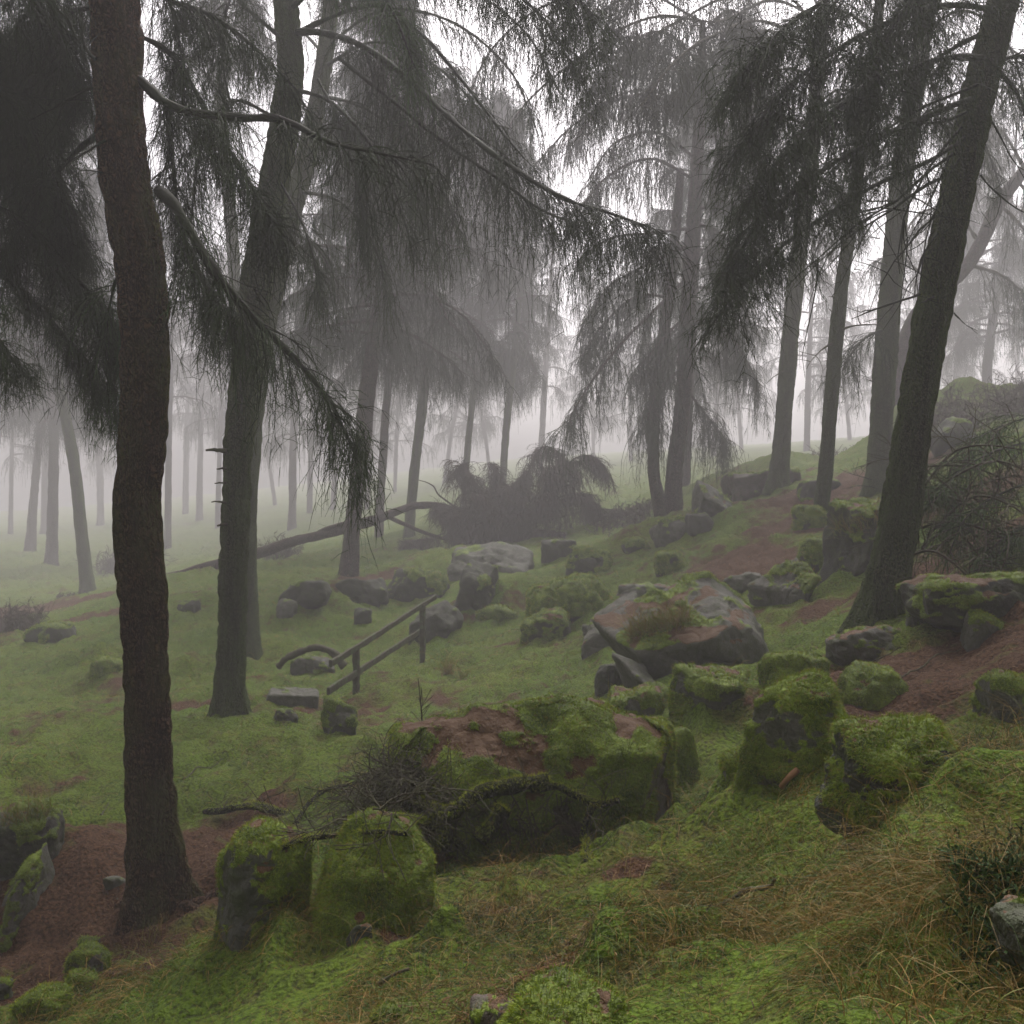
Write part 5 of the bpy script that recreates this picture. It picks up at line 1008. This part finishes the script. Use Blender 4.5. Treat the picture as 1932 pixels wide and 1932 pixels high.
# heap of fine twigs
HP = tag(empty('twig_heap'), 'heap of fine dead twigs between the upright boulder and the large slab', 'twig heap')
rng = np.random.RandomState(91); n = 420
c = np.stack([rng.uniform(590, 800, n), rng.uniform(1440, 1565, n)], 1); ok = (c[:, 1] > 1605 - (c[:, 0] - 560) * .9) ; c = c[ok]
p0 = np.array([P(x, y, onrock(x, y, 7.4, .06 + .1 * rng.rand())) for x, y in c]); gg = gz(p0[:, :2]); p0[:, 2] = np.maximum(p0[:, 2], gg + .02)
mt = MB(); T = grow(p0, nrm(rng.normal(size=p0.shape) * [1, .6, .22]), rng.uniform(.12, .5, len(p0)), 8, 1.6, .30, rng); mt.tubes(T, np.linspace(.0055, .002, 8)[None], 3, rng)
k = rng.randint(0, len(p0), 2600); p, t_ = samp(T, k, rng.uniform(.1, 1, 2600)); mt.tubes(grow(p, nrm(t_ + .7 * rng.normal(size=p.shape)), rng.uniform(.05, .25, 2600), 4, 1.5, .2, rng), .0022, 3, rng)
mt.build('twigs', M['deadwood'], HP); set_base(HP, G(680, 1560, 7.3))
# roots and dead stems dangling under the mossy limb
mt = MB(); n = 48; p0 = np.array([(lambda x_, y_: P(x_, y_, onrock(x_, y_, 6.9, .07)))(rng.uniform(800, 1090), 1535 - 25 * rng.rand() + 20 * math.sin(k)) for k in range(n)])
T = grow(p0, nrm(rng.normal(size=p0.shape) * [.7, .4, .3] + [0, 0, -1]), rng.uniform(.06, .28, n), 7, 3, .14, rng); mt.tubes(T, np.linspace(.005, .0025, 7)[None], 3, rng)
k = rng.randint(0, n, 220); p, t_ = samp(T, k, rng.uniform(.1, 1, 220)); mt.tubes(grow(p, nrm(t_ + .6 * rng.normal(size=p.shape)), rng.uniform(.04, .15, 220), 4, 3, .2, rng), .0022, 3, rng)
tag(mt.build('hanging_tangle', M['deadwood']), 'tangle of fine dead stems dangling below the mossy limb', 'dead stems')
# dead sapling standing on the slab
SP = tag(empty('dead_sapling'), 'thin dead sapling sticking up from the back of the large slab boulder', 'sapling')
mt = MB(); s0 = bpath([(800,1420,8.0),(797,1370,8.1),(794,1330,8.1),(789,1280,8.15)], 20); capped_tube(mt, s0, np.linspace(.011, .004, 20), 6, [0, 1, .1]); mt.build('stem', M['deadwood'], SP); mt = MB()
T = grow(s0[rng.randint(2, 18, 16)], nrm(rng.normal(size=(16, 3)) * [1, .4, .3] + [0, 0, .6]), rng.uniform(.05, .2, 16), 5, -1, .1, rng); mt.tubes(T, .0035, 3, rng); mt.build('twigs', M['deadwood'], SP); set_base(SP, tuple(s0[0]))

# bare branch tangle on the right bank
DB = tag(empty('dead_branch_tangle'), 'tangle of bare arching larch branches lying on the dark bank at right', 'dead branches')
rng = np.random.RandomState(17); mt = MB()
for pts in [[(1700,1010,10.2),(1780,985,10),(1860,1000,9.8),(1960,1050,9.6)],[(1720,960,10.4),(1800,900,10.2),(1880,870,10),(1960,900,9.8)],[(1735,930,10.6),(1790,860,10.4),(1850,840,10.2),(1940,850,10)],[(1690,1060,10),(1760,1040,9.7),(1830,1090,9.5),(1880,1140,9.4)],[(1750,1010,10.2),(1830,940,10),(1900,950,9.8),(1970,1000,9.6)],[(1770,930,10.4),(1840,960,10),(1860,1020,9.7),(1840,1100,9.5)],[(1710,1130,9.6),(1790,1140,9.4),(1870,1110,9.3),(1950,1080,9.2)],[(1745,880,10.6),(1830,880,10.4),(1930,920,10.2)]]:
    q = bpath(pts, 30); mt.tubes(q[None], (np.linspace(.018, .009, 30) * (1 + .15 * vnoise(q * 9)))[None], 7, rng)
    n = 16; T = grow(q[rng.randint(1, 29, n)], nrm(rng.normal(size=(n, 3)) * [1, .6, .8] + [.2, 0, .3]), rng.uniform(.3, 1.1, n), 12, rng.uniform(.2, 1.4), .12, rng); mt.tubes(T, np.linspace(.009, .004, 12)[None], 4, rng)
    k = rng.randint(0, n, n * 7); p, t_ = samp(T, k, rng.uniform(.1, 1, n * 7)); mt.tubes(grow(p, nrm(t_ + .8 * rng.normal(size=p.shape)), rng.uniform(.08, .4, n * 7), 6, .8, .2, rng), np.linspace(.0045, .003, 6)[None], 3, rng)
mt.build('branches', M['deadwood'], DB)
fd = Foliage(88, 1.1 * 10 / 1024)
for pts in [[(1960,830,10.6),(1880,850,10.4),(1810,890,10.2),(1760,950,10)],[(1980,900,10.2),(1890,930,10),(1820,980,9.8),(1790,1050,9.7)],[(1970,780,11),(1900,800,10.8),(1840,830,10.7),(1790,870,10.6)],[(1980,980,9.9),(1900,1010,9.7),(1850,1060,9.6)],[(1700,930,10.6),(1760,920,10.4),(1800,960,10.2),(1820,1020,10)]]:
    fd.boughs(bpath(pts, 16), .012, .005, sec_len=.6, sec_n=22, strands=7, slen=(.15,.5), subs=5, green=.7, grav=1.5)
fd.build(DB, names=('branches', 'foliage')); set_base(DB, G(1760, 1080, 10))

# heather on the skyline bank and scrub
def shrub(label, x0, x1, yb, hpx, d, n, seed, mat='heather', dd=.8, name='heather', cat='shrub', green=0, lean=0):
    rng = np.random.RandomState(seed); x = rng.uniform(x0, x1, n); dz = d + dd * rng.normal(size=n) * .5
    p = np.array([G(a, yb, b) for a, b in zip(x, dz)]); hh = hpx * K * DD(d) * rng.uniform(.5, 1.1, n) * (1 + .4 * vnoise(np.stack([x * .02, x * 0, x * 0 + seed], 1)))
    T = grow(p, nrm(rng.normal(size=(n, 3)) * .35 + [lean, 0, 1]), hh, 8, .5 / max(.3, hpx * K * DD(d)), .13, rng); mt = MB(); px = 1.1 * DD(d) / 1024
    mt.tubes(T, np.linspace(1, .5, 8)[None] * max(.0018, px * .3), 3, rng)
    k = rng.randint(0, n, n * 9); q, t_ = samp(T, k, rng.uniform(.15, 1, n * 9)); mt.tubes(grow(q, nrm(t_ + .9 * rng.normal(size=q.shape)), hh[k] * rng.uniform(.12, .4, n * 9), 4, .5, .2, rng), max(.0022, px * .26), 2, rng, np.full(n * 9, green))
    o = mt.build(name, M[mat]); b = G((x0 + x1) / 2, yb, d); o.data.transform(__import__('mathutils').Matrix.Translation(-Vector(b))); o.location = tuple(b); tag(o, label, cat); return o
shrub('purple brown heather along the skyline of the bank at right', 1775, 1990, 800, 62, 20, 420, 1, dd=2)
shrub('thin bare bush standing above the heather at right', 1755, 1815, 800, 100, 20.5, 50, 2)
shrub('misty scrub behind the bending grey larch at left', 180, 300, 1040, 70, 33, 130, 3)
shrub('low brown bramble patch at the left edge of the misty grass', -20, 70, 1190, 55, 20, 160, 4)
shrub('root wood and brush around the foot of the bending grey larch', 105, 165, 1115, 18, 26.5, 60, 5)
shrub('scrubby bush to the right of the stubbed trunk in the mist', 495, 560, 1040, 45, 27, 90, 6)
shrub('low undergrowth between the fallen crown and the twin stems', 1120, 1240, 1000, 30, 24, 240, 7)
shrub('dark bilberry bush above a small rock at the bottom right edge', 1800, 1990, 1690, 50, 3.25, 1300, 8, 'bilberry', dd=.4, green=1)
shrub('hazy brush on the bank below the gap between the far larches', 1540, 1660, 880, 40, 27, 140, 9)

# ------------------------------------------------------------------ grass, moss tufts and needle litter on the ground
def scatter(n, y0, y1, rng, half=.62):
    Y = np.exp(rng.uniform(math.log(y0), math.log(y1), n)); X = rng.uniform(-half, half, n) * Y
    xy = np.stack([X, Y], 1); return np.concatenate([xy, gz(xy)[:, None]], 1)
def blades(name, n, y0, y1, hl, wd, seed, label, mat='grass', keep=lambda s: s < .5, straw=.12, flat=.5, half=.62, Kk=4, pw=.24, long_share=0.0):
    rng = np.random.RandomState(seed); p = scatter(n, y0, y1, rng, half); lit = litter_at(p[:, :2]) + .12 * rng.normal(size=n); p = p[keep(lit)]; n = len(p)
    clump = fbm(np.concatenate([p[:, :2] * 2.2, np.zeros((n, 1))], 1) + seed, 3)
    L = rng.uniform(*hl, n) * np.clip(1 + 1.6 * clump, .35, 2.5); px = 1.1 * p[:, 1] / 1024
    lg = rng.rand(n) < long_share * np.clip(1 + 3 * clump, 0, 3); L[lg] *= 2.6
    L = np.maximum(L, px * 2.0)
    wind = vnoise(np.concatenate([p[:, :2] * 1.3, np.zeros((n, 1))], 1) + 40) * np.pi * 2
    D = nrm(np.stack([np.cos(wind), np.sin(wind), 0 * wind], 1) * .5 + rng.normal(size=(n, 3)) * flat + [0.05, -.15, 1.0])
    st = (L / (Kk - 1))[:, None]; pts = [p - [0, 0, .008]]; dd = D
    for k in range(1, Kk):
        dd = nrm(dd + np.array([0, 0, -.55]) + rng.normal(size=(n, 3)) * .12); pts.append(pts[-1] + dd * st)
    T = np.stack(pts, 1)
    tone = .40 + .55 * fbm(np.concatenate([p[:, :2] * .8, np.zeros((n, 1))], 1) + 3, 3) + .13 * rng.normal(size=n) + .1 * clump - .24 * sstep(9.5, 5.0, p[:, 1] + 1.5 * clump)  # blades nearer the camera darkened: foreground shade put into their colour
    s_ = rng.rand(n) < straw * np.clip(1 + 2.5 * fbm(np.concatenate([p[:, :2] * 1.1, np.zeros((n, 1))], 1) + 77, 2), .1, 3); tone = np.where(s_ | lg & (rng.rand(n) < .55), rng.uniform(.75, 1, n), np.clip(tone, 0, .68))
    W = np.maximum(wd * np.clip(p[:, 1] / 3, .6, 1), px * pw)[:, None] * np.linspace(1, .12, Kk)[None] ** .8
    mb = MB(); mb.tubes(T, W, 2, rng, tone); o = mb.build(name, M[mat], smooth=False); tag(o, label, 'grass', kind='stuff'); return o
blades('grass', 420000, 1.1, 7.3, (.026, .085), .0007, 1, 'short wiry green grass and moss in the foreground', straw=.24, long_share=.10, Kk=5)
blades('grass', 170000, 7.0, 24, (.035, .09), .002, 2, 'short grass over the slope around the handrail', straw=.14, long_share=.05)
blades('grass', 110000, 23, 105, (.06, .14), .004, 3, 'misty grass of the farther slope', straw=.12, Kk=3)
# long straw tufts
rng = np.random.RandomState(55); tp = []
for x, y, d, n, h in [(845,1285,14.3,150,.75),(870,1292,14.0,60,.6),(1215,1180,11.6,0,.3),(430,1790,6.8,120,.3),(280,1790,7.6,90,.3),(1270,1900,3.4,60,.25),(1760,1935,2.7,110,.26),(1840,1900,2.7,80,.26),(1560,1580,5.2,150,.3),(1440,1560,5.6,130,.3),(1900,1500,5.0,120,.3),
       (1750,1540,5.2,120,.3),(960,1700,5.4,120,.3),(880,1740,5.2,120,.26),(1620,1460,6.0,140,.35),(1550,1440,6.2,120,.35),(700,1830,5.0,90,.25),(1150,1700,5.3,90,.25),(1480,1650,4.9,90,.25),(1900,1440,5.6,120,.35),(1650,1720,4.2,120,.3),(1250,1530,7.2,60,.25),(580,1860,5.2,90,.25),(1400,1450,7.2,90,.3),(1300,1330,9.6,90,.3),(1340,1290,9.8,80,.3)]:
    c = G(x, y, d); sp = .05 + .12 * rng.rand()
    for _ in range(n): q = c[:2] + rng.normal(size=2) * sp; tp.append([q[0], q[1], 0, h * S(d) * .85 * rng.uniform(.4, 1.1)])
tp = np.array(tp); tp[:, 2] = gz(tp[:, :2]); n = len(tp)
T = grow(tp[:, :3], nrm(rng.normal(size=(n, 3)) * .35 + [0, 0, 1]), tp[:, 3], 8, 1, .05, rng)
bend = nrm(rng.normal(size=(n, 3)) * [1, 1, 0]) ; sgm = np.linspace(0, 1, 8)[None, :, None]; T = T + bend[:, None] * (sgm ** 2) * tp[:, 3][:, None, None] * .5 - np.array([0, 0, 1]) * (sgm ** 2.5) * tp[:, 3][:, None, None] * .35
mb = MB(); mb.tubes(T, np.maximum(.0012, 1.1 * tp[:, 1] / 1024 * .16)[:, None] * np.linspace(1, .3, 8)[None], 2, rng, rng.uniform(.6, 1, n)); tag(mb.build('long_grass', M['grass'], smooth=False), 'arching straw coloured tufts of long grass', 'grass', kind='stuff')
# needles and small twigs
def needles(n, y0, y1, seed, keep, label, Lr=(.012, .045), up=.3, only=None):
    rng = np.random.RandomState(seed); p = scatter(n, y0, y1, rng); lit = litter_at(p[:, :2]) + .15 * rng.normal(size=n); p = p[keep(lit)]; n = len(p); px = 1.1 * p[:, 1] / 1024
    L = np.maximum(rng.uniform(*Lr, n), px * 2.2); D = nrm(rng.normal(size=(n, 3)) * [1, 1, up]); T = np.stack([p + [0, 0, .006], p + D * L[:, None] * .5 + [0, 0, .012], p + D * L[:, None] + [0, 0, .008]], 1)
    mb = MB(); mb.tubes(T, np.maximum(.0009, px * .17)[:, None] * np.array([[1, 1, .4]]), 2, rng, np.clip(rng.normal(.45, .28, n), 0, 1)); tag(mb.build('needle_litter', M['litter'], smooth=False), label, 'needle litter', kind='stuff')
needles(110000, 1.4, 14, 5, lambda s: s > .38, 'rust brown fallen larch needles and bits on the bare patches')
needles(50000, 14, 45, 6, lambda s: s > .4, 'rust brown needle litter on the farther bank')

def tuft_on_rock(label, x0, x1, y, d, n, h, seed, tone=(.75, 1.0)):
    rng = np.random.RandomState(seed); pts = []
    for _ in range(n):
        x_ = rng.uniform(x0, x1); y_ = y - (x_ - x0) * .22 + rng.normal() * 7; pts.append(P(x_, y_, onrock(x_, y_, d, -.03)))
    p0 = np.array(pts); T = grow(p0, nrm(rng.normal(size=(n, 3)) * .35 + [-.15, 0, 1]), h * rng.uniform(.4, 1, n), 6, 2.2, .08, rng)
    mb = MB(); mb.tubes(T, max(.0016, .2 * 1.1 * DD(d) / 1024) * np.linspace(1, .3, 6)[None], 2, rng, rng.uniform(*tone, n)); tag(mb.build('grass_tuft', M['grass'], smooth=False), label, 'grass tuft', kind='stuff')
tuft_on_rock('rusty straw coloured grass growing on the left part of the great tilted slab', 1185, 1300, 1200, 11.4, 900, .42, 5, (.55, .95))
tuft_on_rock('shaggy brown grass collar on the tall boulder left of the big leaning trunk', 1575, 1665, 1010, 13.2, 500, .4, 6, (.5, .95))
tuft_on_rock('wispy grass on top of the grass topped boulder at the left edge', 0, 100, 1560, 9.1, 350, .28, 7, (.4, .95))

# ------------------------------------------------------------------ the mist
def haze_box():
    x0, x1, y0, y1, z0, z1 = -300, 300, -290, 290, -16.0, HAZE_TOP
    v = np.array([[x, y, z] for z in (z0, z1) for y in (y0, y1) for x in (x0, x1)], float)
    f = np.array([[0, 2, 3, 1], [4, 5, 7, 6], [0, 1, 5, 4], [2, 6, 7, 3], [0, 4, 6, 2], [1, 3, 7, 5]])
    m = bpy.data.materials.new('mist'); m.use_nodes = True; nt = m.node_tree; nt.nodes.clear()
    out = nt.nodes.new("ShaderNodeOutputMaterial"); pv = nt.nodes.new("ShaderNodeVolumePrincipled")
    pv.inputs["Color"].default_value = (0.79, 0.765, 0.795, 1); pv.inputs["Density"].default_value = HAZE_DENSITY
    pv.inputs["Anisotropy"].default_value = 0.2
    nt.links.new(pv.outputs[0], out.inputs["Volume"])
    o = tri_mesh('haze', v, f, m, smooth=False); tag(o, 'pale morning mist filling the whole wood', 'mist', kind='stuff')
HAZE_TOP = H + 26
haze_box()
